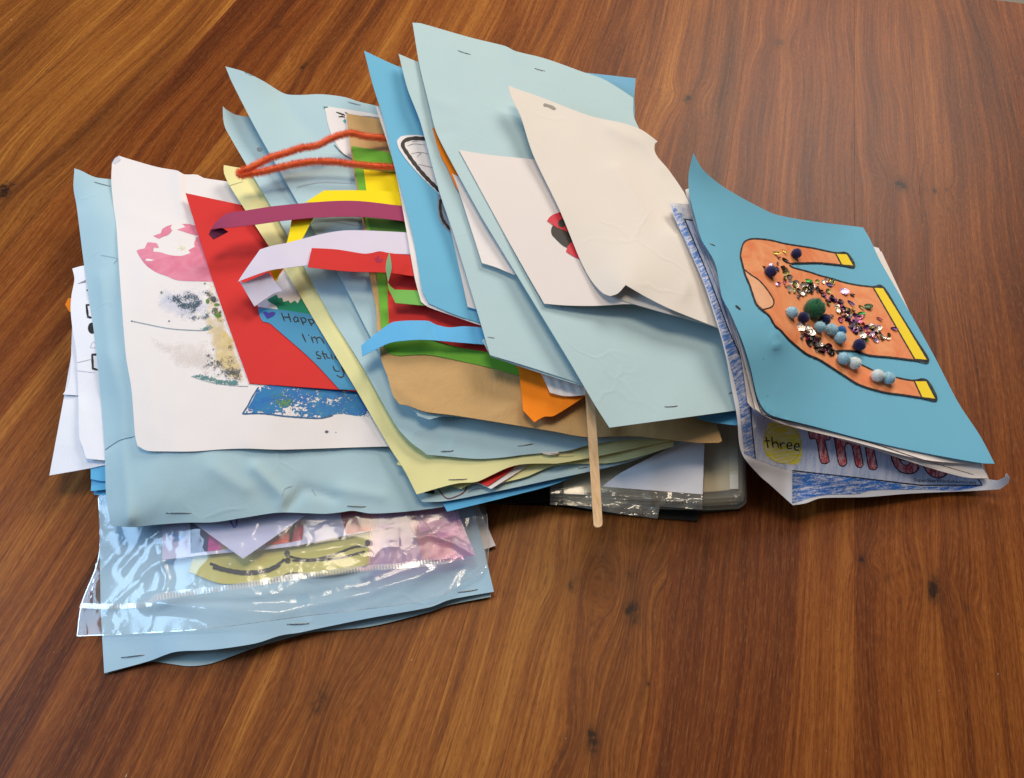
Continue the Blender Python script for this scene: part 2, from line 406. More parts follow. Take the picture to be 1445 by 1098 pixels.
def make_table():
    bx = sorted([tab(898, 1098)[0], tab(1206, 1098)[0], tab(1360, 1098)[0]]); wdt = bx[1] - bx[0]
    bx = [bx[0] - wdt * k for k in (9, 8, 7.2, 6.2, 5.1, 4.2, 3.1, 2, 1)] + bx + [bx[2] + wdt * k for k in (.9, 1.9, 3, 4.1, 5.2, 6.3)]
    yf = tab(1404, 0)[1]; yn = -42.0
    t = bpy.data.objects.new('table', None); col.objects.link(t); t['org'] = (0, 0, 0)
    t.rotation_euler = (0, 0, -TH)
    tag(t, 'brown wooden table top of long joined planks with knots and satin sheen', 'table')
    for k, (a, b) in enumerate(zip(bx, bx[1:])):
        a2, b2 = a + .002, b - .002; c = .012; h = 3.0
        V = []; prof = [(a2, -h), (a2, -c), (a2 + c, 0), (b2 - c, 0), (b2, -c), (b2, -h)]
        for y in (yn, yf): V += [(x, y, z) for x, z in prof]
        Fc = [(i, (i + 1) % 6, 6 + (i + 1) % 6, 6 + i)[::-1] for i in range(6)] + [tuple(range(6)), tuple(range(6, 12))[::-1]]
        me = bpy.data.meshes.new('plank'); me.from_pydata([(x / 100, y / 100, z / 100) for x, y, z in V], [], Fc)
        l = me.uv_layers.new(name='UVMap')
        for li, lo in enumerate(me.loops): v = me.vertices[lo.vertex_index].co; l.data[li].uv = (v.x, v.y)
        me.materials.append(M_WOOD); o = bpy.data.objects.new('plank', me); col.objects.link(o); o.parent = t
    f = NT('floor_pale'); n = f.noise(f.obj(), 6, 3); f.link(f.mix(n, lin((190, 184, 170)), lin((170, 162, 150))), f.b.inputs['Base Color']); f.b.inputs['Roughness'].default_value = .5
    me = bpy.data.meshes.new('floor'); me.from_pydata([(-6, -4, -.75), (6, -4, -.75), (6, 9, -.75), (-6, 9, -.75)], [], [(0, 1, 2, 3)]); me.materials.append(f.m)
    o = bpy.data.objects.new('floor', me); col.objects.link(o); o['kind'] = 'structure'
make_table()

# ------------------------------------------------------------------ paper materials
PALE = paper('pale_blue_paper', (178, 206, 214), crumple=.3, mottle=.08)
PALE2 = paper('pale_blue_paper_smooth', (182, 207, 212), crumple=.22, mottle=.08)
MID = paper('sky_blue_card', (112, 182, 214), mottle=.06)
SAT = paper('bright_blue_card', (96, 176, 222), mottle=.05)
WHITE = paper('white_paper', (234, 226, 224), mottle=.02, crumple=.1)
CREAM = paper('cream_white_paper', (226, 217, 208), mottle=.03, crumple=.3)
COOLW = paper('thin_white_paper', (232, 232, 240), mottle=.02, crumple=.1)
YELP = paper('pale_yellow_paper', (236, 228, 164), crumple=.12)
RED = paper('red_card', (214, 52, 48), mottle=.06)
GREEN = paper('green_card', (112, 176, 58))
ORANGE = paper('orange_card', (250, 136, 20))
YELLOW = paper('yellow_card', (255, 222, 20))
PURPLE = paper('magenta_card', (160, 62, 98))
LILAC = paper('lilac_white_paper', (222, 212, 228), mottle=.03)
SKY = paper('sky_blue_strip_paper', (104, 186, 236))
LGREEN = paper('light_green_strip_paper', (120, 184, 88))
BLACKP = ink_mat('black_plastic', (8, 7, 8), .6)
BLACK = ink_mat('black_marker', (24, 22, 24)); GREYL = ink_mat('grey_pencil', (120, 118, 122)); DARKR = ink_mat('dark_red_pen', (110, 30, 36))
def kraft():
    t = NT('brown_kraft_paper'); v = t.obj((1, 1, 1), (0, 0, .35))
    rib = t.add('ShaderNodeTexWave', wave_type='BANDS', bands_direction='X'); t.link(v, rib.inputs['Vector']); rib.inputs['Scale'].default_value = 160; rib.inputs['Distortion'].default_value = 1.2; rib.inputs['Detail'].default_value = 2
    n = t.noise(t.obj(), 260, 3, .6); n2 = t.noise(t.obj(), 14, 3)
    c = t.mix(t.math('MULTIPLY', rib.outputs['Fac'], .06), lin((200, 158, 100)), lin((156, 114, 66)))
    c = t.mix(t.math('MULTIPLY', n, .35), c, lin((176, 138, 90))); c = t.mix(t.math('MULTIPLY', n2, .3), c, lin((214, 180, 132)))
    t.link(c, t.b.inputs['Base Color']); t.b.inputs['Roughness'].default_value = .75
    t.bump(t.math('ADD', t.math('MULTIPLY', t.noise(t.obj(), 34, 5, .65, .8), 8), t.math('MULTIPLY', rib.outputs['Fac'], .4)), .4, .0005)
    return t.m
KRAFT = kraft()
def film(name, tint=(1, 1, 1), gloss=.034, milk=.05, rough=.12, wr=.3):
    t = NT(name); nt = t.t
    tr = t.add('ShaderNodeBsdfTransparent', i_Color=tint + (1,)); gl = t.add('ShaderNodeBsdfGlossy', i_Roughness=rough)
    df = t.add('ShaderNodeBsdfDiffuse', i_Color=tint + (1,))
    v = t.obj(); n1 = t.noise(v, 16, 2, .45, .8); n2 = t.noise(v, 90, 3, .5, .8)
    bp = t.add('ShaderNodeBump'); bp.inputs['Strength'].default_value = wr; bp.inputs['Distance'].default_value = .0016
    vo = t.add('ShaderNodeTexVoronoi', feature='DISTANCE_TO_EDGE'); vo.inputs['Scale'].default_value = 30
    nn = t.add('ShaderNodeTexNoise'); t.link(v, nn.inputs['Vector']); nn.inputs['Scale'].default_value = 30; nn.inputs['Detail'].default_value = 3
    sc_ = t.add('ShaderNodeVectorMath', operation='SCALE'); t.link(nn.outputs['Color'], sc_.inputs[0]); sc_.inputs['Scale'].default_value = .04
    ad = t.add('ShaderNodeVectorMath', operation='ADD'); t.link(v, ad.inputs[0]); t.link(sc_.outputs[0], ad.inputs[1]); t.link(ad.outputs[0], vo.inputs['Vector'])
    cr = t.math('MULTIPLY', t.ramp(vo.outputs['Distance'], [(0, GREY(1)), (.12, GREY(0))]), .35)
    t.link(t.math('ADD', t.math('ADD', n1, cr), t.math('MULTIPLY', n2, .12)), bp.inputs['Height']); t.link(bp.outputs[0], gl.inputs['Normal'])
    
    m1 = t.add('ShaderNodeMixShader'); m1.inputs[0].default_value = milk; t.link(tr.outputs[0], m1.inputs[1]); t.link(df.outputs[0], m1.inputs[2])
    m2 = t.add('ShaderNodeMixShader'); m2.inputs[0].default_value = gloss; t.link(m1.outputs[0], m2.inputs[1]); t.link(gl.outputs[0], m2.inputs[2])
    t.link(m2.outputs[0], t.out.inputs['Surface'])
    return t.m
FILM = film('clear_plastic'); PINKF = film('pink_cellophane', (.95, .74, .86), .025, .18, .2); SLEEVE = film('ribbed_clear_plastic', (.97, .96, .92), .05, .08, .12, .9)
SEAL = film('zip_seal_plastic', (1, 1, 1), .14, .30, .15, .2)

# ------------------------------------------------------------------ bottom folder and what lies on it
s = sheet('paper_folder', [(150,951,.12),(210,934,.1),(242,937,.1),(267,940,.1),(299,936,.1),(360,914,.1),(430,894,.1),(449,891,.1),(523,884,.15),(606,863.5,.2),(633,854,.2),(693,842,.3),(640,430,.3),(135,430,.3)], PALE2,
          label='lower leaf of the bottom pale blue folder, flat on the table', cat='paper folder')
W1 = sheet('paper_sheet', [(600,700),(660,690),(675,714),(699.5,770),(684,775),(640,785)], WHITE, z=.35, label='small white sheet poking out at the right of the plastic bag', cat='paper')
PALE3 = paper('pale_blue_paper_cool_lit', (172, 204, 224), crumple=.3, mottle=.08)  # bluer than the other folders: cool side light put into the paper colour
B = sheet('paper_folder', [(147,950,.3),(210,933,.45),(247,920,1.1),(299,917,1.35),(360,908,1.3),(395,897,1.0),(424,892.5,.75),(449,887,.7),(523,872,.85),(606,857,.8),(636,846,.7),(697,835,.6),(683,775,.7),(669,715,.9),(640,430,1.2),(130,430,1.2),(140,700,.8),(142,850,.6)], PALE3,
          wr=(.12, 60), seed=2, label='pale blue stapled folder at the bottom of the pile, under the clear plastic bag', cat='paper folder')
staple(B, (171, 928), (204, 924)); staple(B, (405, 881), (436, 880)); staple(B, (646, 836), (674, 832))
# things in the plastic bag
LASH = sheet('eyelash_card', [(267,807),(271,790),(300,760),(523,735),(523,795),(498,803.5),(471,810),(444,811),(426,808),(411.5,807.4),(399,811.5),(381,819),(354,822),(318,824),(300,820.5)], paper('olive_yellow_card', (206, 196, 112)), z=1.35, thick=.05, step=6,
             label='olive yellow mask shaped card with two drawn eyelashes inside the plastic bag', cat='card')
CHAR = paint('charcoal', (40, 38, 36), (20, 18, 18), 80, (-.1, 700), edge=.3)
ink(LASH, 'eyelash', [[(296,795),(318,803),(345,807),(372,805),(390,798),(402,789)], [(300,801),(325,807),(350,810),(378,806),(396,797)]], 4.2, BLACK)
ink(LASH, 'eyelash', [[(408,785),(425,789),(445,789),(470,783),(500,772),(520,771)], [(412,791),(440,791),(480,787),(515,778)]], 3.2, BLACK)
for x, y in ((406, 791), (405, 781), (519, 766)): decal(LASH, 'ink_blot', circle(x, y, 4, 4.5), BLACK, off=.035)
CARD = sheet('striped_card', [(229,740),(229,790),(300,782),(408,771.5),(480,757.5),(540,746),(582,738),(600,700),(229,700)], paper('white_card_blue_shade', (208, 206, 236), mottle=.02), z=1.7, thick=.05,  # white card; bluish shade put into its lilac colour
             label='white card painted with navy, pink, orange and red stripes inside the bag', cat='card')
for nm, cc, pts in (('navy_stripe', ((34,40,110),(24,28,84)), [(268,728),(269,781),(293,778),(297,728)]), ('pink_stripe', ((214,62,160),(190,44,140)), [(294,735),(293,778),(313,776),(320,735)]),
                    ('gold_stripe', ((180,160,60),(150,140,60)), [(314,735),(313.5,775),(322,774),(326,735)]), ('orange_stripe', ((226,84,50),(210,60,50)), [(375,770),(380,735),(420,722),(412,765)]),
                    ('red_stripe', ((190,20,60),(165,10,50)), [(408,728),(408,765),(426,762),(428,745),(424,722)]), ('red_stripe', ((200,26,70),(176,14,56)), [(480,720),(483,735),(489,754),(500,753),(508,750),(512,715)]),
                    ('orange_stripe', ((224,90,70),(205,66,60)), [(508,718),(507,750),(520,750),(530,747),(537,715)]), ('blue_heart', ((120,160,216),(110,150,206)), [(239,755),(242,752),(249,753.5),(254,755),(260,753),(261,757),(255,762),(244,765),(247,758)])):
    decal(CARD, nm, pts, paint(nm + '_paint', *cc, scale=120), off=.025, step=4)
TRI = sheet('white_paper_flap', [(255,725),(343,788.5),(430,728),(340,700)], paper('white_paper_blue_shade', (204, 204, 236), mottle=.02), z=2.2, step=6, label='folded white paper triangle pointing down over the striped card', cat='paper')  # white paper, tinted lilac for the bluish shade it lies in
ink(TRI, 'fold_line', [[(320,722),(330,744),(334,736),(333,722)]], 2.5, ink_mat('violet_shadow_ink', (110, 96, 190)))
sheet('tan_paper_scrap', [(574,712),(578,740),(588,760),(597,790),(641,783),(637,766),(632,705)], paper('tan_paper', (206, 146, 96), mottle=.12), z=1.3, step=5, wr=(.2, 14), label='crumpled tan orange paper under the pink cellophane', cat='paper scrap')
TG = sheet('gift_tag', [(580,712),(585,723),(592,751.6),(607.6,747),(621.6,760),(649.7,754.5),(642,723),(638,705)], WHITE, z=1.6, step=5, label='small white tags with dark red handwriting under pink cellophane', cat='tag')
ink(TG, 'fold_line', [[(587,722),(615,757)]], 1.0, DARKR)
for ln in ([(616,732),(619,730),(621,732),(624,729),(627,731),(630,728),(633,730),(638,727),(641,728)], [(611,746),(614,744),(617,745.5),(620,743),(624,744),(628,741),(632,743),(636,740),(641,741),(645,738)], [(640,752),(642,748),(644,751),(647,749)]):
    ink(TG, 'handwriting', [ln], 1.3, DARKR)
CEL = sheet('pink_cellophane', [(524,715),(523,757),(519,803),(560,799),(600,792),(671,784),(655,745),(640,705)], PINKF, z=1.9, thick=.012, step=4, wr=(.15, 30), seed=5, cover=False,
            ridges=[([(548,770),(555,752),(595,760),(600,755),(612,757),(640,766),(671,784)], 0.27, 4), ([(545,800),(556,765)], 0.18, 4), ([(575,790),(566,765)], 0.15, 4)], label='crinkled pink cellophane at the right end of the plastic bag', cat='cellophane')
decal(CEL, 'ragged_edge', [(503,803),(508,799),(514,802),(520,797),(527,799),(524,804),(512,806)], paper('pink_scrap', (236, 170, 200)), off=.02, step=3)
BAG = sheet('plastic_bag', [(108,898,.1),(196,894,.9),(299,887,1.8),(430,870,1.6),(500,862,1.6),(575,852,1.5),(631,838,1.2),(652,822,1.2),(683,806,1.0),(690,776,1.0),(687,725,1.6),(670,640,2),(150,640,2),(139,700,.9),(139,784,.5),(115,850,.2)], FILM, thick=.012, step=4.5,
            wr=(.12, 55), seed=3, lift=.05, cover=True, hole=(428, 846, 10), sharp=20,
            ctrl=[(300,856,2.1),(400,860,2.2),(500,840,2.0),(250,800,1.9)],
            ridges=[([(206,853),(260,852),(340,862),(395,866),(440,856),(520,838),(600,808)], .42, 9), ([(222,848),(300,868),(380,878)], .2, 6), ([(300,845),(350,852),(400,848)], -.12, 5), ([(232,705),(226,745),(196,776),(170,806)], 0.17, 5), ([(224,704),(205,760)], 0.15, 4),
                    ([(150,862),(215,800),(240,786)], 0.13, 4), ([(246,705),(243,770)], 0.13, 3), ([(200,812),(225,790),(236,815),(228,840)], 0.21, 6), ([(430,888),(560,840),(610,806),(640,790)], 0.17, 5), ([(640,835),(662,800),(646,785)], 0.15, 5), ([(530,830),(600,818),(650,795)], 0.13, 5),
                    ([(330,795),(410,783),(500,768),(520,772)], 0.15, 4)],
            label='crinkled clear plastic zip bag holding the cards on the bottom folder', cat='plastic bag')
for pts in ([(114,851),(160,852),(205,849),(219,838),(226,842),(214,856),(160,860),(112,858)],):
    decal(BAG, 'zip_seal', pts, SEAL, off=.03, step=4)
decal(BAG, 'zip_seal', [(219,838),(270,831),(330,824),(390,813),(440,807),(510,798),(560,795),(610,790),(652,783),(655,790),(612,798),(560,803),(510,806),(440,816),(390,822),(332,832),(270,840),(222,848)], SEAL, off=.03, step=4)
rb = []
for a, b in zip([(222,843),(330,828),(440,811.5),(560,799)], [(330,828),(440,811.5),(560,799),(652,786)]):
    m = int(abs(b[0] - a[0]) / 4.2)
    for i in range(m):
        x = a[0] + (b[0]-a[0]) * i / m; y = a[1] + (b[1]-a[1]) * i / m; rb.append([(x - .4, y - 3.6), (x + .6, y + 4)])
for i in range(22): rb.append([(116 + i * 4.2, 852), (115.5 + i * 4.2, 858)])
rib = ink(BAG, 'seal_rib', rb, 1.8, film('seal_rib_plastic', (1, 1, 1), .4, .6, .2, .2), off=.075, smooth=False); rib['kind'] = 'stuff'
ink(BAG, 'perforation', [[(136 - (136-128) * k / 5.0, 795 + k * 11), (135 - (136-128) * (k+.45) / 5.0, 800 + k * 11)] for k in range(5)], 1.6, film('weld_mark_film', (.9, .9, .95), .3, .35), smooth=False)['kind'] = 'stuff'
EDGE = film('plastic_edge', (1, 1, 1), .3, .3)
ink(BAG, 'plastic_rim', [[(139,702),(139.5,784),(116,850),(109,897)], [(109,897.5),(196,893.5),(299,886.5),(430,869.5),(500,861.5),(575,851.5),(631,837.5),(652,821.5),(682,806),(689.5,776),(687,725)]], 1.1, EDGE)

# ------------------------------------------------------------------ right side: black folder and plastic sleeves
sheet('black_folder_and_gap', [(640,698),(700,711),(780,714),(851,724),(930,731),(984,735),(986,724),(1044,719),(1030,560),(640,560)], BLACKP, z=.2, thick=.04, label='black plastic folder flat on the table below the clear sleeves', cat='folder')
sheet('black_folder_and_gap', [(590,660),(640,712),(720,710),(790,704),(860,690),(975,620),(960,560),(640,560)], BLACKP, z=1.0, thick=.1, label='black sheet for the dark shaded gap above the clear plastic sleeves', cat='folder')  # black sheet added where there is only a dark gap between layers
BEIGE = paper('beige_card', (222, 212, 190), mottle=.1); OFFW = paper('off_white_insert', (226, 222, 212), mottle=.03)
for k, (dy, dx, z, what) in enumerate([(16, 6, .7, 'lowest'), (10, 4, 1.15, 'second lowest'), (5, 3, 1.6, 'second from the top'), (0, 0, 2.1, 'topmost')]):
    s = sheet('paper_insert', [(800,560),(795,705 + dy - 10),(995,694 + dy),(1043 + dx,690 + dy),(1040 + dx,560)], OFFW if k < 3 else BEIGE, z=z, step=9, thick=.12, label='off white paper inside the %s clear plastic sleeve' % what if k < 3 else 'beige card inside the topmost clear plastic sleeve', cat='paper')
    sl = sheet('plastic_sleeve', [(780,560),(776,708 + dy - 12),(985,716 + dy - 12),(1036 + dx,714 + dy - 12, z - .1),(1045 + dx,708 + dy - 12, z - .1),(1048 + dx,690 + dy),(1044 + dx,555)], SLEEVE, z=z + .12, step=6, thick=.015, wr=(.12, 40), seed=k, label='%s clear plastic sleeve in the stack at the right of the pile' % what, cat='plastic sleeve')
decal(s, 'light_band', [(1027,560),(1030,690),(1042,690),(1039,560)], paper('cream_band', (232, 228, 214)), off=.16, step=8, child=None)
sheet('paper_sheet', [(968,622),(994,622),(991.5,697.6),(849.4,686.5),(880,665)], COOLW, z=2.9, label='blank white sheet tucked into the clear sleeve right of the wooden stick', cat='paper')
SL = sheet('plastic_sleeve', [(849,687),(991,698),(991,719),(931,714.5),(928,732),(868,724),(801,713),(822,703)], SLEEVE, z=2.6, step=3.5, thick=.012, wr=(.25, 14), seed=12, ridges=[([(812,708),(860,722),(925,728)], .3, 4), ([(855,692),(890,703),(925,705)], .35, 4), ([(914,694),(920,710)], .35, 3), ([(935,708),(988,710)], .25, 3)], cover=False,
           label='crinkled shiny clear plastic edge below the white sheet', cat='plastic sleeve')
ink(SL, 'perforation', [[(888 + k * 4.4, 723 + k * .3), (890 + k * 4.4, 725 + k * .3)] for k in range(9)] + [[(940 + k * 4.4, 708), (942 + k * 4.4, 710)] for k in range(11)], 2.4, ink_mat('dark_perforation', (70, 64, 56), .3), smooth=False)['kind'] = 'stuff'

# ------------------------------------------------------------------ left side stack
sheet('blue_card', [(132.5,698),(149,698.5),(640,640),(620,430),(131,640)], SAT, z=1.5, label='lowest of the bright blue cards showing at the left edge', cat='card')
sheet('blue_card', [(129,679),(128,693),(149,691),(640,640),(620,430),(129,620)], SAT, z=1.8, label='middle bright blue card showing at the left edge', cat='card')
sheet('blue_card', [(128,662),(128,676),(149,679),(640,630),(620,420),(128,600)], SAT, z=2.1, label='upper bright blue card just below the white sheets at the left edge', cat='card')
sheet('orange_paper_scrap', [(96,421),(92,430),(98,440),(130,445),(130,418)], ORANGE, z=2.0, step=4, label='small orange paper corner peeking out at the far left', cat='paper scrap')
sheet('paper_sheet', [(93,545),(69.6,671,2.0),(125.6,661),(160,654),(150,480),(104,480)], COOLW, z=2.3, wr=(.06, 30), label='lowest white sheet on the left, its corner pointing down over the table', cat='paper')
sheet('paper_sheet', [(105,400),(101,480),(99.6,521),(95.5,545.6),(88.7,556.5),(140,560),(150,400)], COOLW, z=2.5, label='middle white sheet on the left with a pointed corner', cat='paper')
WD = sheet('paper_sheet', [(102,379),(117,375),(150,372),(160,649),(147,649.5),(121.5,647),(117,632),(112,617),(110.6,562),(108,500),(102,462),(99.6,435),(101,416),(105,394)], COOLW, z=2.9, ctrl=[(112,560,2.6)], step=5, wr=(.08, 40), label='top white sheet on the left with black printed shapes by the blue folder', cat='paper')
for ln in ([(126,430),(122,430.5),(124,447),(129,448.5)], [(137,500),(130,500.5),(131,520),(138,522)]): ink(WD, 'printed_shape', [ln], 3.0, BLACK, smooth=False)
ink(WD, 'printed_shape', [[(122,409.5)]], 3, BLACK); decal(WD, 'printed_shape', circle(130, 463, 6, 8), BLACK, step=3)
for ln in ([(127,490),(132,482),(136,490),(127,490.5)], [(108,512),(128,507)], [(108,523),(134,526)]): ink(WD, 'print_and_fold_line', [ln], .6, ink_mat('light_grey_line', (176, 176, 188)))  # printed triangle, and two folds whose shade is drawn as grey lines
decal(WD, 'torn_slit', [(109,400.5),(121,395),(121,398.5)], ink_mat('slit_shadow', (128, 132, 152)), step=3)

# ------------------------------------------------------------------ big pale blue folder with the white painting
C = sheet('paper_folder', [(105,237.5,4.6),(103.7,265.6,4.0),(108,290,3.5),(118.8,375,2.9),(134,480,2.8),(142,562,2.8),(147.5,633,2.8),(150,704,2.7),(157,742,2.5),(188.5,743.7,2.7),(213,741,2.8),(262,737.5,3),(300.5,737,3.1),(347,730,3.2),(390.7,723.5,3.2),(430,724,3.1),(458,725,3.0),(480,723,3.1),(498,720.7,3.1),(523,724.6,3),(572,722,2.9),(626,715,2.8),(700,700,2.7),(610,480,3.4),(520,300,3.4),(300,275,3.4),(156,253,3.9),(134,250,4.3),(114.7,241,4.6)], PALE,
          ctrl=[(153,500,3.9),(143,391,3.8),(171,560,4.0),(182,735,3.35),(176,660,3.8),(132,300,4.1)], wr=(.09, 50), seed=4, step=6,
          ridges=[([(142,391),(153,500),(171,560),(176,660),(182,735)], .16, 7), ([(360,660),(400,700),(398,722)], .25, 9), ([(400,722),(430,690),(470,702)], -.2, 8), ([(148,634),(170,621),(191,616)], -.1, 4), ([(300,660),(345,690)], .15, 12), ([(480,690),(540,700)], .15, 9)],
          label='large pale blue stapled folder at the left carrying the white painted sheet', cat='paper folder')
staple(C, (234, 724), (270, 724)); staple(C, (490, 714), (516, 715)); staple(C, (133, 257), (156, 263))
ink(C, 'thin_line', [[(148,635),(158,628),(170,621),(190,616)]], 1.0, ink_mat('blue_grey_crease', (86, 110, 130)))  # crease shade drawn as a thin blue-grey line
for ln in ([(142,360),(165,365),(160,372)], [(398,700),(402,690),(412,686)], [(440,690),(446,700)]): ink(C, 'thin_line', [ln], .7, ink_mat('faint_blue_line', (140, 165, 180)))  # faint thin lines, darker than the paper
D = sheet('painting', [(158,230,4.5),(162.5,223,4.5),(168,219.7,4.5),(177.5,223,4.4),(221,235.5,4.2),(251,241,4.2),(259.5,246,4.3),(278.6,246.5,4.1),(287,251,4.1),(319.6,256,4.1),(430,275,4.2),(600,600,4.2),(560,632,4.2),(546,630,4.1),(399,634.4,4.1),(347,633,4.1),(314,634,4.15),(273,637,4.3),(235,637,4.1),(207.6,636,3.9),(194,629,3.9),(190.6,614,3.9),(185.7,551,3.9),(177.5,500,3.8),(169,391,3.8),(164,317.5,4.0),(160,290,4.1),(157,255,4.3)], WHITE,
          ctrl=[(300,450,4.0),(350,630,4.3)], wr=(.12, 60), seed=6, ridges=[([(253,243),(255,275),(258,300)], .18, 6), ([(262,248),(266,270)], -.15, 5), ([(185,300),(260,330)], .1, 14)],
          label='white sheet painted with a pink ring and blue green sponge prints', cat='painting')
decal(D, 'corner_fold', [(158,230),(162.5,223),(168,220),(170,226),(163,231)], paper('fold_back', (206, 206, 218)), step=3)
PINK = paint('pink_watercolour', (216, 116, 142), (228, 142, 164), 40)
decal(D, 'pink_ring', [(192.5,354),(196,352),(204,350.5),(208,342),(212,342),(221,343),(224,349),(222,350),(217,349),(216,355),(226,356),(240,360),(256,361),(269,357),(266,353),(275,348),(274,343),(277,335),(282,333),(300,345),(306,360),(306,398),(285,397),(262,396.5),(248,395),(236,390),(220,384),(206,374),(197,362)], PINK, step=4, fade=3)
decal(D, 'pink_patch', [(216,333),(227,329),(229,323),(236,319),(243,317),(240,321),(243,325),(238,331),(230,334),(224,337)], PINK, step=3)
decal(D, 'pink_patch', [(250,324),(262,320),(257,316),(266,316),(275,318),(290,318),(296,340),(283,334),(268,330)], PINK, step=3)
decal(D, 'paint_gap', [(205,366),(209,365),(218,367),(212,368.5),(206,368)], WHITE, off=.03, step=3)
decal(D, 'yellow_wash', [(246,345),(258,338),(263,345),(270,336),(272,347),(258,356),(248,357)], paint('yellow_wash_paint', (232, 226, 176), (236, 230, 196), 90, (-.2, 220, 2.5), edge=1.0), step=4, fade=5)
YW = paint('yellow_paint', (240, 206, 70), (244, 222, 120), 90, (-.4, 120, 1.6), edge=1.1); YW2 = paint('cream_paint', (238, 218, 180), (236, 220, 190), 60, (-.5, 120, 1.2), edge=1.1)
decal(D, 'yellow_smear', [(282,396),(296,396),(304,402),(306,410),(296,408)], YW, step=3, fade=5)
decal(D, 'yellow_smear', [(296,436),(312,432),(322,450),(320,462),(334,480),(330,500),(308,492),(302,478),(310,462),(296,456)], YW, step=3, fade=8)
decal(D, 'cream_smear', [(278,410),(314,412),(352,545),(324,534),(296,515),(292,480),(296,450)], YW2, off=.022, step=4, fade=14)
decal(D, 'lilac_wash', [(208,436),(226,406),(262,400),(290,402),(300,430),(290,452),(250,450),(214,440)], paint('lilac_wash_paint', (222, 222, 240), (214, 218, 236), 40, (-.6, 60, .8), edge=.9), off=.02, step=5, fade=16)
SP1 = paint('grey_blue_speckle', (84, 106, 120), (50, 70, 84), 300, (-.05, 900), edge=.6); SP2 = paint('teal_speckle', (80, 130, 132), (96, 140, 140), 300, (-.12, 800), edge=.6)
SP3 = paint('black_speckle', (52, 56, 66), (90, 96, 100), 300, (-.04, 900), edge=.6)
decal(D, 'sponge_print', [(224,418),(262,404),(288,408),(294,430),(276,452),(246,440)], SP1, off=.03, step=4, fade=14)
decal(D, 'soft_smear', [(196,470),(230,474),(300,474),(304,500),(300,530),(270,528),(230,505)], paint('warm_wash_paint', (230, 216, 206), (226, 218, 214), 40, (-.6, 50, .7), edge=.9), off=.02, step=6, fade=18)
decal(D, 'soft_smear', [(288,398),(306,402),(322,445),(338,490),(352,548),(318,540),(296,500),(282,450)], paint('ochre_wash_paint', (236, 214, 160), (232, 206, 150), 60, (-.35, 70, 1.0), edge=.9), off=.024, step=4, fade=12)
decal(D, 'sponge_print', [(240,440),(300,430),(304,455),(250,460)], paint('fine_grey_speckle', (120, 132, 144), (96, 110, 124), 300, (.18, 1000), edge=.4), off=.03, step=3, fade=8)
decal(D, 'sponge_print', [(286,404),(304,404),(320,450),(310,466),(296,440)], paint('dark_green_speckle', (60, 80, 70), (84, 96, 60), 300, (.12, 700), edge=.4), off=.036, step=3, fade=6)
decal(D, 'sponge_print', [(286,500),(310,494),(336,500),(352,546),(320,544),(282,530)], paint('fine_black_speckle', (70, 74, 82), (100, 104, 108), 300, (.14, 1000), edge=.4), off=.036, step=3, fade=8)
decal(D, 'sponge_print', [(219,412),(230,404),(236,410),(228,418)], SP1, off=.03, step=3, fade=5)
decal(D, 'sponge_print', [(282,412),(296,402),(308,414),(314,434),(302,434),(290,424)], SP3, off=.03, step=3, fade=8)
decal(D, 'sponge_print', [(312,476),(326,474),(334,500),(322,494)], SP3, off=.03, step=3, fade=7)
decal(D, 'sponge_print', [(322,500),(334,494),(352,548),(330,542),(300,536),(312,520)], SP3, off=.03, step=3, fade=16)
decal(D, 'sponge_print', [(266,532),(280,526),(310,532),(330,534),(346,546),(320,545),(290,540)], SP2, off=.034, step=3, fade=5)
decal(D, 'sponge_print', [(232,456),(262,466),(300,456),(302,463),(290,467),(262,467),(240,462)], SP2, off=.034, step=3, fade=5)
ink(D, 'paint_edge', [[(186,453),(205,457),(235,463),(262,465.5),(290,466),(301,461)]], 1.2, ink_mat('grey_blue_paint', (148, 160, 166)))
ink(D, 'paint_edge', [[(270,531),(300,540),(335,544.5),(350,545)]], .9, ink_mat('grey_green_paint', (150, 164, 166)))
GRN = ink_mat('leaf_green_paint', (90, 130, 50))
for x, y, a, b in ((293,425,2.6,3.5), (308,445,4.5,3), (306,430,4,2), (289,400,1.5,1), (306,440,1.2,1.2), (291,443,1,.8)): decal(D, 'green_dab', circle(x, y, a, b), GRN, off=.04, step=2)
for x, y, a in ((238.5,453,1.4), (186,453,1.3), (294,502,1.6), (301,493,1.2), (461,609,2.6), (474,610,.8)): decal(D, 'paint_dot', circle(x, y, a, a * .7, 8), ink_mat('navy_paint_dot', (70, 84, 110)), off=.04, step=2)
BLUEP = paint('blue_sponge_paint', (44, 128, 168), (22, 100, 176), 40, (-.26, 420), edge=.3, dist=1.5)
decal(D, 'blue_paint_band', [(341,584),(352,572),(366,545),(420,540),(510,545),(560,600),(525,589),(505,587),(482,584),(465,586),(450,590),(425,590),(395,586),(365,583)], BLUEP, off=.022, step=3, fade=14)
decal(D, 'green_paint_tint', [(372,556),(392,548),(420,552),(424,570),(404,578),(380,572)], paint('green_sponge_paint', (70, 130, 96), (110, 140, 70), 90, (-.05, 500, 8), edge=.6), off=.03, step=3, fade=8)
ink(D, 'paint_edge', [[(342,584),(350,572),(356,560),(365,546)], [(342,584),(370,583.5),(400,587),(425,589),(452,590),(470,586)]], 2.0, ink_mat('deep_blue_paint', (34, 92, 140)))

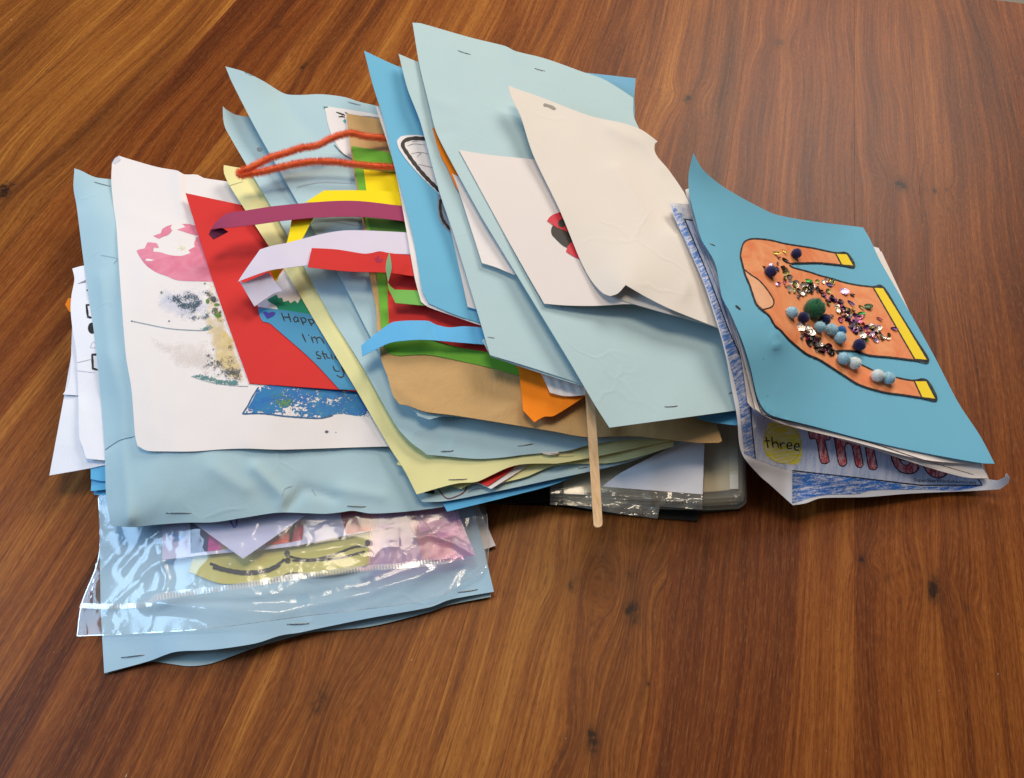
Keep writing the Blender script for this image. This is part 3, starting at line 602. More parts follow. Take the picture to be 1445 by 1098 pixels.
# ------------------------------------------------------------------ red card
E_ = sheet('red_card', [(261.7,272.4,4.9),(340,289,4.6),(420,305,4.5),(610,560,4.6),(502,552,4.5),(479,550,4.5),(352,541,4.4),(337,500,4.4),(300.5,397,4.5)], RED, thick=.06, ctrl=[(300,280,4.8)], label='red card with a blue greeting panel and picture of flowers', cat='greeting card')
decal(E_, 'white_picture', [(357,418),(376,414),(400,380),(440,400),(455,445),(430,444),(393,437),(364,433)], WHITE, off=.03, thick=.02)
decal(E_, 'green_leaf', [(376.5,423),(390,415.5),(393,421),(398,420),(400,426),(407,424),(410,428),(416,424),(420,428),(424,421),(430,425),(434,420),(446,452),(420,446),(393,438),(389,431),(383,428)], ink_mat('emerald_felt', (30, 140, 104), .9), off=.05, thick=.02, step=4)
BLP = decal(E_, 'greeting_panel', [(364,434),(367,447.5),(371,454),(377,455),(382,457),(390,464),(440,508),(479,549.5),(520,551),(530,520),(470,452),(436.6,443.4),(393,436.6)], ink_mat('sea_blue_print', (62, 142, 184), .7), off=.06, thick=.02)
decal(BLP, 'purple_heart', [(371,441),(375,439.5),(379,441.5),(384,440),(389,441),(387,445),(382,448),(377,450),(374,446)], ink_mat('violet_print', (50, 44, 150)), off=.02, step=3, child=E_)
def z8(*p): return [(380 + a / 7.843, 410 + b / 7.843) for a, b in p]
for ltr in ([z8((135,245),(150,290),(170,338)), z8((207,248),(222,295),(240,350)), z8((150,292),(222,297))], [z8((315,300),(285,290),(268,315),(280,345),(305,345),(316,320)), z8((315,292),(320,330),(328,352))],
            [z8((343,295),(360,335),(378,382)), z8((350,305),(385,300),(408,325),(395,352),(366,348))], [z8((428,312),(448,352),(470,392)), z8((436,322),(472,320),(494,345),(482,366),(455,362))], [z8((520,335),(545,380)), z8((575,340),(545,380),(560,420))],
            [z8((362,475),(382,520),(406,572))], [z8((432,486),(440,500))], [z8((462,508),(476,545),(488,580)), z8((470,530),(500,512),(520,535),(536,585)), z8((518,530),(555,516),(585,545),(608,590))],
            [z8((550,675),(518,680),(525,708),(572,728),(568,752),(525,744))], [z8((585,665),(600,715),(622,762)), z8((578,698),(640,704))], [z8((630,708),(645,745),(680,748)), z8((680,700),(692,735),(704,765))], [z8((748,715),(722,738),(745,765)), z8((755,680),(775,765))],
            [z8((705,832),(730,888),(778,890)), z8((795,842),(826,920),(800,962),(745,935))], [z8((818,862),(840,900),(860,905))]):
    ink(BLP, 'letter', ltr, 1.7, BLACK, off=.02, child=E_)

# ------------------------------------------------------------------ middle bundle, from its lowest sheet up
sheet('blue_card', [(622,705),(631,722),(717,701),(789,681),(850,650),(900,560),(640,560)], SAT, z=2.9, label='bright blue card at the bottom edge of the middle bundle', cat='card')
F3 = sheet('paper_sheet', [(560,650),(588,698),(596,708.5),(629,707),(704.7,692.5),(775,677.6),(880,654),(935,634),(968,624),(960,560),(620,560)], PALE2, z=3.3, label='pale blue green sheet with brown pen lines under the yellow sheets', cat='paper')
ink(F3, 'pen_line', [[(617,688),(622,695),(631,703.5),(645,700),(656,693),(660,682)]], 1.6, DARKR); ink(F3, 'pen_line', [[(660,695),(672,690),(682,690)]], .8, GREYL)
decal(F3, 'shadow_wedge', [(598,696),(606,690),(614,693),(612,697)], BLACK, step=3)  # dark wedge of shadow painted on the sheet
staple(F3, (816, 661), (829, 659)); staple(F3, (915, 636), (925, 633))
sheet('yellow_sheet', [(560,655),(650,690),(672,681),(700,683),(714,680),(742,673),(787,656),(870,652),(950,630),(960,560),(620,560)], YELP, z=3.55, label='lower pale yellow sheet fanning out below the red and white corner', cat='paper')
sheet('white_card', [(672,681),(693,690),(740,660),(760,640),(700,620)], WHITE, z=3.7, step=5, label='white card corner under the red card corner', cat='card')
sheet('red_card', [(668,678),(688,686),(724,661),(740,640),(700,620)], RED, z=3.8, step=5, label='small red card corner between the yellow sheets', cat='card')
F = sheet('yellow_sheet', [(315.8,233,5.6),(344,237.5,5.1),(500,250,4.6),(760,400,4.8),(965,560,4.4),(945,622,3.8),(832,646,4.0),(787,654,4.1),(768,654,4.15),(737.6,655,4.2),(716.5,660,4.2),(690.6,672,4.15),(672,680,4.1),(646,682,4.1),(617.6,689,4.0),(588,697.8,3.9),(570.6,663.5,4.2),(549,630,4.4),(502,549,4.8),(449,461,4.9),(409,393,4.9),(379,347,4.9),(324.6,263,5.1),(316,244,5.5)], YELP, step=6.5,
          ctrl=[(345,290,5.2),(480,460,5.1),(560,600,4.6)], wr=(.1, 60), seed=8, ridges=[([(338,262),(400,350),(470,465),(530,560)], .12, 9)],
          label='upper pale yellow stapled sheet whose long edge crosses the red card', cat='paper')
staple(F, (633, 677), (659, 676)); ink(F, 'fold_line', [[(320,263),(343,256)]], .8, ink_mat('yellow_fold', (190, 186, 130)))
G0 = sheet('paper_folder', [(314.5,150,6.6),(320,155,6.3),(333,162,5.9),(352,165,5.6),(480,180,5.2),(800,420,5.4),(985,585,4.6),(940,618,4.2),(880,621,4.3),(832,628,4.4),(799,636.5,4.4),(763.5,639.5,4.45),(737.6,642,4.5),(705,646,4.5),(672,647.5,4.5),(625,643.5,4.6),(602,641.5,4.7),(596.5,636.5,4.9),(579,623.5,5.1),(557.6,599,5.2),(510.5,516,5.3),(461,436.6,5.3),(406.6,334,5.4),(382,290.5,5.5),(318,181,5.9),(314.5,162,6.4)], PALE, step=6.5,
          ctrl=[(560,500,5.3),(650,620,4.9)], wr=(.08, 60), seed=9, label='pale blue stapled folder under the brown paper, its left point beside the tall blue one', cat='paper folder')
staple(G0, (622, 637), (640, 636)); staple(G0, (730, 629.5), (752, 626.5)); staple(G0, (772, 641), (809, 639))
decal(G0, 'white_scrap', [(763,638),(789,637.5),(786,640.5),(776,642),(767,640.5)], paper('pink_white_scrap', (226, 212, 206)), off=.05, step=3)
SN = decal(G0, 'clear_gem', circle(365.6, 210.5, 3.6, 3.2), film('gem_plastic', (1, 1, 1), .4, .3), off=.06, step=2, thick=.04)
G = sheet('paper_folder', [(318,93.7,8.6),(327,115.5,8.0),(354.7,170,7.0),(379,214,6.5),(420,286,6.0),(475,382,5.9),(521,472,5.8),(535,497,5.8),(548,530,5.8),(565,563,5.8),(581.5,576,5.9),(590,587,6.1),(606,592,6.1),(628,587,6.0),(700,590,5.4),(900,560,5.2),(700,300,5.8),(600,170,5.8),(534,150,6.0),(508,144,6.1),(486,137,6.2),(453,133,6.3),(423,134,6.5),(401,132,6.8),(371,114,7.6),(343.7,101,8.3)], PALE, step=6.5,
          wr=(.09, 60), seed=10, ridges=[([(390,120),(410,160),(450,200)], -.25, 16), ([(430,200),(470,230)], .12, 14)], label='tall pale blue folder with curled top left corner behind the orange pipe cleaner', cat='paper folder')
staple(G, (491, 144), (509, 148.5)); staple(G, (345, 101.5), (358, 107), .04)
ink(G, 'grey_band', [[(418,264),(450,257),(497,258)], [(430,318),(460,311),(505,318)], [(440,345),(470,338)]], 2.2, ink_mat('soft_grey', (168, 188, 196)))  # soft grey bands across the folder
SH = decal(G, 'white_cutout', [(457,149),(464,150.5),(500,156),(540,163),(560,168),(560,230),(497,225),(480,211),(468,190),(462,172),(460,160)], WHITE, off=.05, thick=.025, step=5)
def z9(*p): return [(440 + a / 9.15, 130 + b / 9.15) for a, b in p]
ink(SH, 'eyelash', [z9((315,258),(370,278),(430,300)), z9((345,318),(390,315),(430,325)), z9((430,262),(470,285)), ], 2.0, BLACK, off=.02, child=G)
ink(SH, 'outline', [z9((290,680),(340,740),(400,795),(520,868))], 1.0, BLACK, off=.02, child=G)
decal(SH, 'teal_dab', z9((400,370),(430,345),(445,380),(430,410)), ink_mat('teal_ink', (80, 160, 176)), off=.02, step=3, child=G)
decal(SH, 'navy_dab', z9((640,305),(750,312),(900,335),(900,350),(760,330),(650,320)), ink_mat('slate_blue_ink', (84, 116, 146)), off=.02, step=3, child=G)
decal(G, 'teal_tab', z9((150,182),(200,185),(215,195),(160,212)), ink_mat('teal_card_edge', (70, 140, 140)), off=.06, step=3)
# brown paper puppet with coloured strips
K_ = sheet('brown_paper_bag', [(488.6,160,6.4),(535,167,6.3),(640,175,6.3),(800,380,6.4),(1008,596,5.4),(1019,622,5.2),(1015,624.7,5.2),(984.7,624.7,5.3),(944.7,620,5.4),(886,615,5.6),(827,616.5,5.7),(780,608.5,5.9),(746,603,6.0),(691,594,6.2),(640,586,6.3),(600.6,581,6.4),(576,572.5,6.4),(564,570.5,6.4),(554,557,6.4),(547,532,6.4),(538,508,6.4),(536,494,6.4),(532,464,6.4),(531,439,6.3),(521,386,6.3),(512,318,6.2),(503.6,268.6,6.2),(497,225,6.3)], KRAFT, thick=.05, step=6,
           wr=(.14, 40), seed=11, ridges=[([(560,545),(575,562),(600,572)], .12, 7), ([(700,585),(730,570),(780,562)], .12, 8)], label='brown kraft paper bag craft with green, yellow and red panels and strips', cat='paper bag craft')
def panel(name, pts, mat, z=None, **k): return sheet(name, pts, mat, z=z if z is not None else 6.3, parent=K_.o, thick=.03, step=5, lift=.02, **k)
panel('green_panel', [(496,205.7),(560,220),(700,300),(760,533),(732,529.5),(691,518.6),(642,507.6),(606.6,501),(587,500.5),(563,502),(550,499),(544.6,494),(541,480),(538,461),(531,385.5),(520,330),(506,268.6)], GREEN)
panel('yellow_panel', [(513,239),(556,245),(640,260),(640,300),(521,300)], YELLOW)
panel('dark_green_panel', [(519,308),(600,312),(600,345),(527,345)], paper('olive_green_card', (92, 130, 52)))
panel('red_panel', [(535,345),(545,387),(549,460),(640,488),(689,497),(740,510),(700,350)], RED)
OC = sheet('orange_paper_scrap', [(700,480),(732,521),(736,557),(738,579),(754,595.7),(768,588),(781.5,587),(825,560),(830,540),(790,500)], ORANGE, z=6.7, step=5, wr=(.1, 25), ctrl=[(754,595,6.7)], label='orange paper scrap lying on the brown kraft paper', cat='paper scrap')
FR = sheet('pleated_paper', [(750,505),(764,528),(769,538),(776,554),(798,559),(826.6,557.5),(830,545),(820,520),(780,500)], WHITE, z=7.0, step=3, ridges=[([(770 + k * 13, 520), (782 + k * 13, 560)], .05, 3) for k in range(5)], label='white pleated paper fringe above the orange scrap', cat='paper scrap')
def wood_stick():
    t = NT('birch_wood'); n = t.noise(t.obj((60, 400, 400), (0, 0, 1.45)), 1, 4, .6); n2 = t.noise(t.obj(), 40, 2)
    t.link(t.mix(n2, t.ramp(n, [(.35, lin((182, 138, 92))), (.6, lin((230, 196, 154)))]), lin((222, 180, 132))), t.b.inputs['Base Color']); t.b.inputs['Roughness'].default_value = .6
    t.bump(n, .2, .0003); return t.m
sheet('craft_stick', [(823,500,7.0),(826.5,561,7.1),(832,650,6.8),(837.6,738,6.3),(838.5,741.5,6.3),(841.5,744,6.3),(845.5,744,6.3),(849,742,6.3),(850.2,738,6.3),(845.5,660,6.7),(840.5,582,7.1),(836,500,7.0)], wood_stick(), thick=.17, step=3, relax=True, sharp=60, label='plain wooden craft stick sticking out below the top folder', cat='craft stick')
# paper strips glued to the bag
def strip(name, pts, mat, **k): return sheet(name, pts, mat, parent=K_.o, thick=.03, step=4, lift=.03, wr=(.07, 34), seed=len(pts), **k)
strip('yellow_strip', [(412,308,6.9),(405,341,6.8),(390,372,6.7),(380.6,382,6.7),(390,398,6.6),(398,379,6.7),(424,341,6.8),(442,308,6.9),(440,296,7),(416,296,7)], YELLOW)
strip('yellow_strip', [(431,285.5,7.2),(457,268.8,7.1),(507.7,268.6,7),(559.6,271,7),(620,278,7),(620,297,7),(565,290,7),(500,286,7)], YELLOW)
strip('magenta_strip', [(301,338,7.0),(322,327,7.0),(314,321.6,7.1),(297,324,7.2),(294.5,331,7.1)], paper('dark_magenta', (96, 30, 60)))
strip('magenta_strip', [(297,324,7.35),(306,312,7.7),(320.5,301,7.8),(346.5,297,7.7),(390,290.5,7.6),(464,284,7.5),(507.7,283.8,7.4),(565,290.4,7.4),(640,300,7.4),(640,322,7.4),(569,312,7.4),(507.7,306,7.4),(442,307.4,7.5),(395.6,312,7.6),(360,317,7.7),(320.5,321.5,7.7),(305,322,7.5)], PURPLE)
strip('lilac_strip', [(338,396.5,7.0),(344,399,7.0),(379,384,7.0),(398,410.6,6.4),(387,414,6.3),(379,419,6.2),(359,432.5,6.0),(348,414,6.4)], LILAC)
strip('lilac_strip', [(335.7,397.5,7.3),(345,383,7.5),(367,352,7.7),(385,346.5,7.8),(404,343,7.8),(453,330.5,7.7),(491,325,7.6),(573,328,7.5),(640,334,7.5),(640,365,7.5),(580,359,7.5),(513,359,7.5),(434,374,7.6),(404,378,7.6),(379,382,7.5),(350,392,7.4)], LILAC)
RS = strip('red_strip', [(440,350,7.9),(475,352,7.9),(513,358,7.85),(524,357,7.9),(536,354.6,8.0),(549,357,7.85),(579,360,7.8),(640,364,7.7),(640,396,7.7),(583,389.6,7.7),(544.6,384.7,7.75),(491,383,7.8),(434,377,7.9)], RED)
decal(RS, 'purple_smudge', [(518,362),(536,355),(545,362),(545,376),(528,372)], paint('purple_smudge_paint', (168, 40, 84), (150, 30, 90), 90, (-.3, 200, 2.5), edge=1.2), step=3, fade=6, child=K_)
strip('green_loop', [(549.5,356,9.0),(545,370,8.6),(544.6,382,8.3),(547.5,398,7.9),(549.5,392,7.9),(552.5,379,8.4),(551.5,366,8.8)], paper('pale_green_strip_back', (150, 196, 140)))
strip('green_loop', [(547,398,7.9),(548,408,7.7),(551.5,414,7.6),(558,427.5,7.5),(596.5,431,7.4),(640,434,7.4),(640,414,7.4),(590,410,7.4),(557,408.7,7.5),(551,404,7.7)], LGREEN)
strip('sky_blue_strip', [(509.6,487.5,7.2),(530,471,7.3),(552,455.5,7.6),(567,453,7.7),(582,452.3,7.7),(605,453,7.7),(615,458,7.5),(634,462,7.5),(653,460.5,7.6),(679,462,7.4),(730,468,7.2),(730,492,7.2),(686,486.5,7.3),(650,483.5,7.4),(609,480,7.6),(590,479.5,7.7),(568,481,7.6),(550,484,7.4),(530,493,7.2),(511,503,7.0)], SKY, ridges=[([(608,454),(618,482)], -.12, 5)])
# orange pipe cleaner: wire core with fuzz
def pipe_cleaner():
    t = NT('orange_chenille'); n = t.noise(t.obj(), 500, 2); t.link(t.mix(n, lin((255, 128, 56)), lin((240, 92, 34))), t.b.inputs['Base Color']); t.b.inputs['Roughness'].default_value = .9
    t.b.inputs['Sheen Weight'].default_value = .5; fm = t.m
    ctl = [(600,200,7.0),(575,197,7.1),(546,195,7.3),(515,192.5,7.7),(495,188,8.1),(478,191.5,8.1),(462,198,8.0),(445,206,8.0),(425,209,8.0),(400,217,8.0),(378,224,8.0),(355,236,7.9),(343,241,7.8),(336,244,7.75),(338,247.5,7.6),(350,246,7.5),(370,242.5,7.5),(385,239,7.5),(410,233,7.6),(440,228.5,7.6),(470,228.5,7.5),(500,232,7.3),(530,235,7.1),(554,236,7.0),(600,238,6.95)]
    P = []
    C_ = np.array(ctl, float)
    for i in range(len(C_) - 1):
        p0, p1, p2, p3 = C_[max(i-1, 0)], C_[i], C_[i+1], C_[min(i+2, len(C_)-1)]
        k = max(2, int(np.linalg.norm((p2-p1)[:2]) / 2))
        for j in range(k):
            u = j / k; P.append(.5 * ((2*p1)+(-p0+p2)*u+(2*p0-5*p1+4*p2-p3)*u*u+(-p0+3*p1-3*p2+p3)*u**3))
    W = np.array([wpt(*p) for p in P])
    for q in range(len(W)):
        W[q, 2] = max(W[q, 2], hmax(W[q:q+1, 0], W[q:q+1, 1])[0] + .36)
    core_v, core_f = tube_mesh(W, .26, 8)
    root = link_mesh('fuzz', core_v, core_f, True, fm, K_.o); root.name = 'pipe_cleaner'
    rng = np.random.RandomState(3); tg = np.gradient(W, axis=0); tg /= np.linalg.norm(tg, axis=1)[:, None]
    v, f = [], []
    for k in range(15000):
        s_ = rng.rand() * (len(W) - 1); i = int(s_); fr = s_ - i; p = W[i] * (1 - fr) + W[i + 1] * fr; t_ = tg[i]
        a = rng.rand() * 2 * math.pi; up = np.array([0, 0, 1.]); sx = np.cross(t_, up); sx /= np.linalg.norm(sx); sy = np.cross(sx, t_)
        d = math.cos(a) * sx + math.sin(a) * sy + t_ * rng.normal(0, .25); e = t_ * .012 + np.cross(d, t_) * .008
        L = .39 + .19 * rng.rand() + .015 * math.sin(s_ * .9)
        b = len(v); v += [p + d * .23 - e, p + d * .23 + e, p + d * L]; f.append((b, b + 1, b + 2))
    o = link_mesh('fuzz', v, f, False, fm, root); o['kind'] = 'stuff'
    tag(root, 'orange fuzzy pipe cleaner loop sticking out to the left', 'pipe cleaner')
    return root
PC = pipe_cleaner()
del PC['category']; PC['label'] = 'orange fuzzy pipe cleaner loop'

# ------------------------------------------------------------------ blue card with butterfly wing, two pale folders
sheet('paper_sheet', [(530,150,8.0),(556,234,7.7),(573.5,325.7,7.6),(584.7,390,7.5),(594,425.7,7.4),(604,433,7.4),(640,446,7.4),(677.6,459,7.3),(760,440,7.3),(640,180,7.8)], WHITE, wr=(.05, 60), label='white backing sheet edging the blue butterfly card', cat='paper')
T3 = sheet('blue_card', [(513.7,71.5,9.8),(527,123,9.0),(541,166.7,8.4),(554.7,226.8,8.0),(568,276,7.9),(583.7,340,7.8),(595.7,409,7.7),(605,428,7.6),(636.7,442,7.6),(677.6,456,7.5),(760,430,7.5),(700,280,7.8),(620,110,8.6),(565.6,95,9.2)], MID, thick=.05, wr=(.05, 80), label='bright blue card with a butterfly wing cut-out glued on', cat='card')
WING = decal(T3, 'butterfly_wing', [(560,199),(565,193),(574,191),(588,190.5),(602,192),(660,290),(640,300),(622,281),(618.7,273),(600,255),(584,238),(571,222),(562,208)], WHITE, off=.06, thick=.03, step=5)
ink(WING, 'marker_outline', [[(602,196),(588,195),(576,196.5),(569.5,200),(568.5,206),(573,214),(585,231),(600,249),(622,271)]], 5.2, ink_mat('dark_brown_marker', (44, 36, 36)), off=.02, child=T3)
ink(WING, 'thin_line', [[(580,217),(592,215),(604,217)], [(590,232),(600,234),(612,237)], [(575,206),(585,203),(600,205)], [(581,200),(596,198)], [(588,222),(594,216)]], .7, GREYL, off=.02, child=T3)
BODY = decal(T3, 'butterfly_body', [(618,274),(617,285),(619,305),(623,315),(636,329),(646,337),(650,330),(640,300),(628,276)], ink_mat('silver_foil', (150, 156, 170), .25), off=.07, thick=.03, step=4)
ink(BODY, 'marker_outline', [[(622,281),(621,292),(624,308),(632,320),(643,330)], [(627,286),(632,300),(640,312),(642,324)]], 4.0, BLACK, off=.02, child=T3)
sheet('paper_sheet', [(630,300),(645,365),(660,433),(672,436.5),(690,430),(660,300)], WHITE, z=7.9, step=6, label='narrow white sheet edge between blue card and second folder', cat='paper')
T2u = sheet('paper_folder', [(680,480),(692.7,503),(746,521),(825,546),(830,500),(760,440)], PALE2, z=8.0, label='under leaf of the second pale blue folder', cat='paper folder')
T2 = sheet('paper_folder', [(562.5,76,10.4),(575,125,9.9),(593,172,9.4),(620,270.5,8.9),(639.4,328,8.8),(675,445,8.5),(687,486,8.4),(691.5,501,8.35),(746,517.5,8.2),(820,541.5,8.1),(900,500,8.1),(760,300,8.6),(660,110,9.2),(590,87.4,9.9)], PALE2, thick=.05, wr=(.06, 80), seed=20,
           label='second pale blue folder from the top with an orange cut-out', cat='paper folder')
ink(T2, 'thin_line', [[(688,475.5),(698,477)]], 1.0, GREYL)
OS = sheet('orange_card', [(610,180),(616,202),(623,222),(631,236),(642,261),(650,273.5),(661,288),(671,298),(690,300),(640,190)], ORANGE, z=9.1, step=4, parent=T2.o)
sheet('white_sheet', [(638,245),(645,262),(667,330),(680,371),(690,374),(702,378),(726,388),(745,380),(690,270)], WHITE, z=9.0, step=6, parent=T2.o)
# ------------------------------------------------------------------ top pale folder
sheet('paper_folder', [(950,570),(987,591),(1013,597),(1040,600),(1060,598),(1060,560)], SAT, z=6.2, label='dark blue paper corner just under the top pale folder at its right', cat='paper')
T1u = sheet('paper_folder', [(800,101,7.2),(820,102,7.2),(897,110.5,7.6),(895,138,7.0),(895.5,164,6.8),(890,185,6.8),(850,180,7)], paper('pale_blue_curl_shade', (120, 176, 208)), label='blue sheet put in for the shaded top right curl of the top folder', cat='paper')  # shade of the curled corner put into a separate, deeper blue sheet
T1 = sheet('paper_folder', [(582,32,10.8),(594,33,10.7),(664,53,10.0),(713,65,9.5),(727,72,9.4),(770.5,83,9.1),(822.5,101.6,8.6),(850,111,8.3),(874,125,8.1),(893.5,138,7.9),(894.5,164,7.7),(903.5,185,7.6),(915,215,7.5),(940,262,7.4),(985,340,7.3),(1090,480,6.9),(1075,572,6.9),(1039,579,7.0),(945,592,8.0),(860,603.5,8.5),(839,570.5,8.8),(800.6,505,9.2),(694,330,9.6),(675,298,9.7),(617.5,191,9.9),(606,150,10.0),(601,130,10.1),(591.5,90,10.3)], PALE2, thick=.05, step=6,
          wr=(.07, 90), seed=22, ridges=[([(596,126),(608,140),(640,150)], .1, 9), ([(617,190),(640,186)], -.1, 8), ([(720,66),(735,80)], .1, 8)], ctrl=[(870,560,8.5)],
          label='large top pale blue folder with staples and a ladybird picture', cat='paper folder')
staple(T1, (646, 71.5), (664, 77)); staple(T1, (754.5, 96.5), (769, 100.5)); staple(T1, (937.5, 574), (956, 573)); staple(T1, (1028, 556), (1037, 551))
LB = sheet('white_sheet', [(647.6,211.7),(691,218.6),(753,225),(870,240),(960,400),(940,433),(888.6,429),(842,431.5),(800,431),(768,428.5),(740,380),(712,330)], paper('warm_white_paper', (228, 218, 214), mottle=.02), z=9.6, parent=T1.o, wr=(.05, 70))
LRED = ink_mat('ladybird_red', (206, 24, 48)); LBLK = ink_mat('ladybird_black', (34, 24, 20))
decal(LB, 'ladybird_body', [(779.6,318.5),(777.6,324.6),(779,331.5),(785,338),(791,344),(798.7,349),(830,360),(830,320),(800,310)], LBLK, off=.03, step=4, child=T1)
decal(LB, 'ladybird_wing', [(772,311.7),(775,307),(779.6,303.2),(788,300),(796,298),(812,330),(806,331),(798.7,326),(785,320.5)], LRED, off=.05, step=3, child=T1)
decal(LB, 'ladybird_wing', [(798.7,355),(801,348),(805.6,342.4),(812,338),(830,372),(817.9,366),(808,361)], LRED, off=.05, step=3, child=T1)
decal(LB, 'ladybird_spot', circle(793, 315, 5.5, 6, rot=.5), LBLK, off=.065, step=3, child=T1)
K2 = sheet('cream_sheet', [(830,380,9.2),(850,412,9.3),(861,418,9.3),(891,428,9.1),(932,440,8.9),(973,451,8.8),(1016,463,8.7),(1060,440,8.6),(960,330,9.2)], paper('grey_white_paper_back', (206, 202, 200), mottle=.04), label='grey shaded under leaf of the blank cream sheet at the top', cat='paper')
K = sheet('cream_sheet', [(717,120.5,11.2),(727,124.6,11.0),(765.6,138,10.5),(831,163,9.9),(880,174,9.6),(905,183,9.4),(928,199.5,9.2),(924,203,9.0),(923.6,212,8.9),(928,221.6,8.8),(943,239,8.7),(965,271,8.6),(973,288.6,8.6),(1080,470,8.3),(1050,477,8.4),(1014,463,8.9),(946,436,9.7),(912,419,10.2),(883,402,10.7),(872,414,10.5),(861,417.8,10.3),(850,413,10.1),(834,395,9.9),(817.5,363.7,9.9),(790,297,10.1),(752,217.5,10.4),(735,165,10.8),(722,138,11.1)], CREAM, thick=.05, step=5.5,
          wr=(.1, 70), seed=25, ctrl=[(900,320,9.7),(980,420,9.1)], ridges=[([(860,180),(905,200),(935,240)], .14, 8), ([(880,200),(960,300)], .1, 20)], label='blank cream white sheet with curling edges on top of the pile', cat='paper')
ink(K, 'staple_mark', [[(767,147.5),(775,149.5),(784,154)]], 4.2, ink_mat('grey_staple_mark', (136, 128, 118)))
# ------------------------------------------------------------------ crayoned "three" booklet
TH_ = sheet('worksheet', [(944.6,286,10.1),(953,309.6,9.9),(991,393.8,9.4),(1014,463,9.2),(1025,505,8.8),(1032,545,8.0),(1040,588,7.0),(1043.5,627,6.0),(1050.6,646.5,5.2),(1074,673,3.6),(1084.7,682,3.2),(1119,713,1.6),(1137.6,710,1.9),(1158,703,1.7),(1220,701.5,1.2),(1284.7,696.5,.8),(1373,692.6,.6),(1411,690.5,.8),(1423,682,1.3),(1425.5,673.5,1.9),(1420,667.6,2.3),(1418,673.5,2.0),(1408,678,1.4),(1396,676.5,1.2),(1380,640,1.0),(1240,350,1.2),(1130,320,3.5),(985,290,9.0)], COOLW, thick=.04, step=5.5,
            ctrl=[(1090,640,4.0),(1118,665,2.6),(1250,640,2.2),(1150,640,3.2)], ridges=[([(1051,647),(1118,665),(1200,680)], .18, 9), ([(1118,665),(1117,712)], .15, 6)], wr=(.05, 60), seed=30,
            label='worksheet coloured in blue crayon with the word three, under the blue sweater card', cat='worksheet')
CB = crayon('blue_crayon', (66, 120, 200), 1.05, .565); CBL = crayon('light_blue_crayon', (164, 184, 226), .12, .52, (206, 212, 236), (200, 22, 1)); CBH = crayon('blue_crayon_strip', (36, 110, 200), 1.57 - .12, .585)
CY = crayon('yellow_crayon', (226, 214, 40), 1.4, .56, (226, 226, 190)); CR = crayon('red_crayon', (188, 56, 72), .1, .56, (226, 186, 194), (220, 50, 1))
decal(TH_, 'crayon_field', [(965,309),(975,300),(1130,420),(1380,660),(1386,684),(1299,684.5),(1118,664),(1066,648),(1057,544),(1028,465)], CBL, off=.02, step=6)
decal(TH_, 'crayon_border', [(947,289),(954,292),(966,309),(1000,390),(1028,465),(1046,505),(1057,544),(1066,648),(1050,640),(1046,600),(1041,560),(1020,478),(992,394),(957,318)], CB, off=.025, step=4)
decal(TH_, 'crayon_border', [(946,288),(978,297),(985,310),(975,308),(965,304)], crayon('blue_crayon_light', (90, 130, 200), .3, .46), off=.028, step=4)
decal(TH_, 'crayon_border', [(1118,666),(1180,671),(1250,680),(1300,686.5),(1384,685.5),(1352,692),(1300,691),(1230,692),(1210,697),(1160,699),(1118,710)], CBH, off=.025, step=4)
ink(TH_, 'frame_line', [[(986,313),(966,309),(1000,390),(1028,465),(1046,505),(1057,544),(1061,600),(1066,648)], [(1118,664),(1200,673),(1299,684.7),(1386,684.7),(1380,676)]], 1.6, BLACK, off=.035, smooth=False)
ink(TH_, 'frame_line', [[(980,330),(1010,400),(1030,460),(1042,500)]], .8, GREYL, off=.035)
decal(TH_, 'yellow_circle', [(1084,598),(1100,594),(1120,598),(1128,612),(1132,630),(1131,645),(1126,655),(1108,655),(1090,650),(1080,640),(1077,620)], CY, off=.03, step=4)
dots = []
for k in range(64):
    a = k / 64 * 2 * math.pi; x, y = math.cos(a) * 25.8, math.sin(a) * 28; c_, s_ = math.cos(-.35), math.sin(-.35)
    dots.append([(1103.5 + x * c_ - y * s_, 626.5 + x * s_ + y * c_)])
ink(TH_, 'dotted_ring', dots, 1.5, BLACK, off=.045)['kind'] = 'stuff'
def z1(*p): return [(1040 + a / 7.84, 580 + b / 7.84) for a, b in p]
for ltr in ([z1((320,285),(345,412)), z1((298,332),(366,330))], [z1((383,285),(400,408)), z1((398,365),(430,340),(452,365),(460,412))], [z1((474,350),(490,420)), z1((482,380),(508,350),(528,360))],
            [z1((555,385),(606,385),(600,355),(570,350),(552,380),(562,415),(612,415))], [z1((636,395),(690,398),(680,362),(652,362),(634,392),(645,430),(690,434))]):
    ink(TH_, 'letter', ltr, 1.9, BLACK, off=.045)
def z2(*p): return [(1130 + a / 10.98, 600 + b / 10.98) for a, b in p]
bl = [z2((125,60),(130,160),(155,215),(240,225),(300,540),(340,590),(400,595),(440,560),(375,240),(440,235),(455,190),(450,130),(200,80)),
      z2((515,140),(530,260),(580,560),(620,630),(680,630),(715,590),(680,370),(695,300),(745,280),(790,310),(850,610),(880,650),(930,660),(965,620),(910,320),(860,220),(700,160)),
      z2((985,240),(1040,600),(1080,680),(1150,690),(1185,650),(1140,420),(1120,300))]
for b_ in bl:
    g_ = decal(TH_, 'crayon_letter', b_, CR, off=.03, step=3); ink(TH_, 'letter_outline', [b_ + b_[:1]], 1.5, BLACK, off=.04)
def z3(*p): return [(1240 + a / 7.225, 620 + b / 7.225) for a, b in p]
e1 = z3((120,120),(135,210),(170,280),(220,330),(290,350),(350,345),(400,310),(405,270),(370,235),(300,215),(210,200),(180,120)); e2 = z3((440,240),(470,300),(520,360),(600,395),(660,380),(700,340),(690,300),(640,260),(560,200))
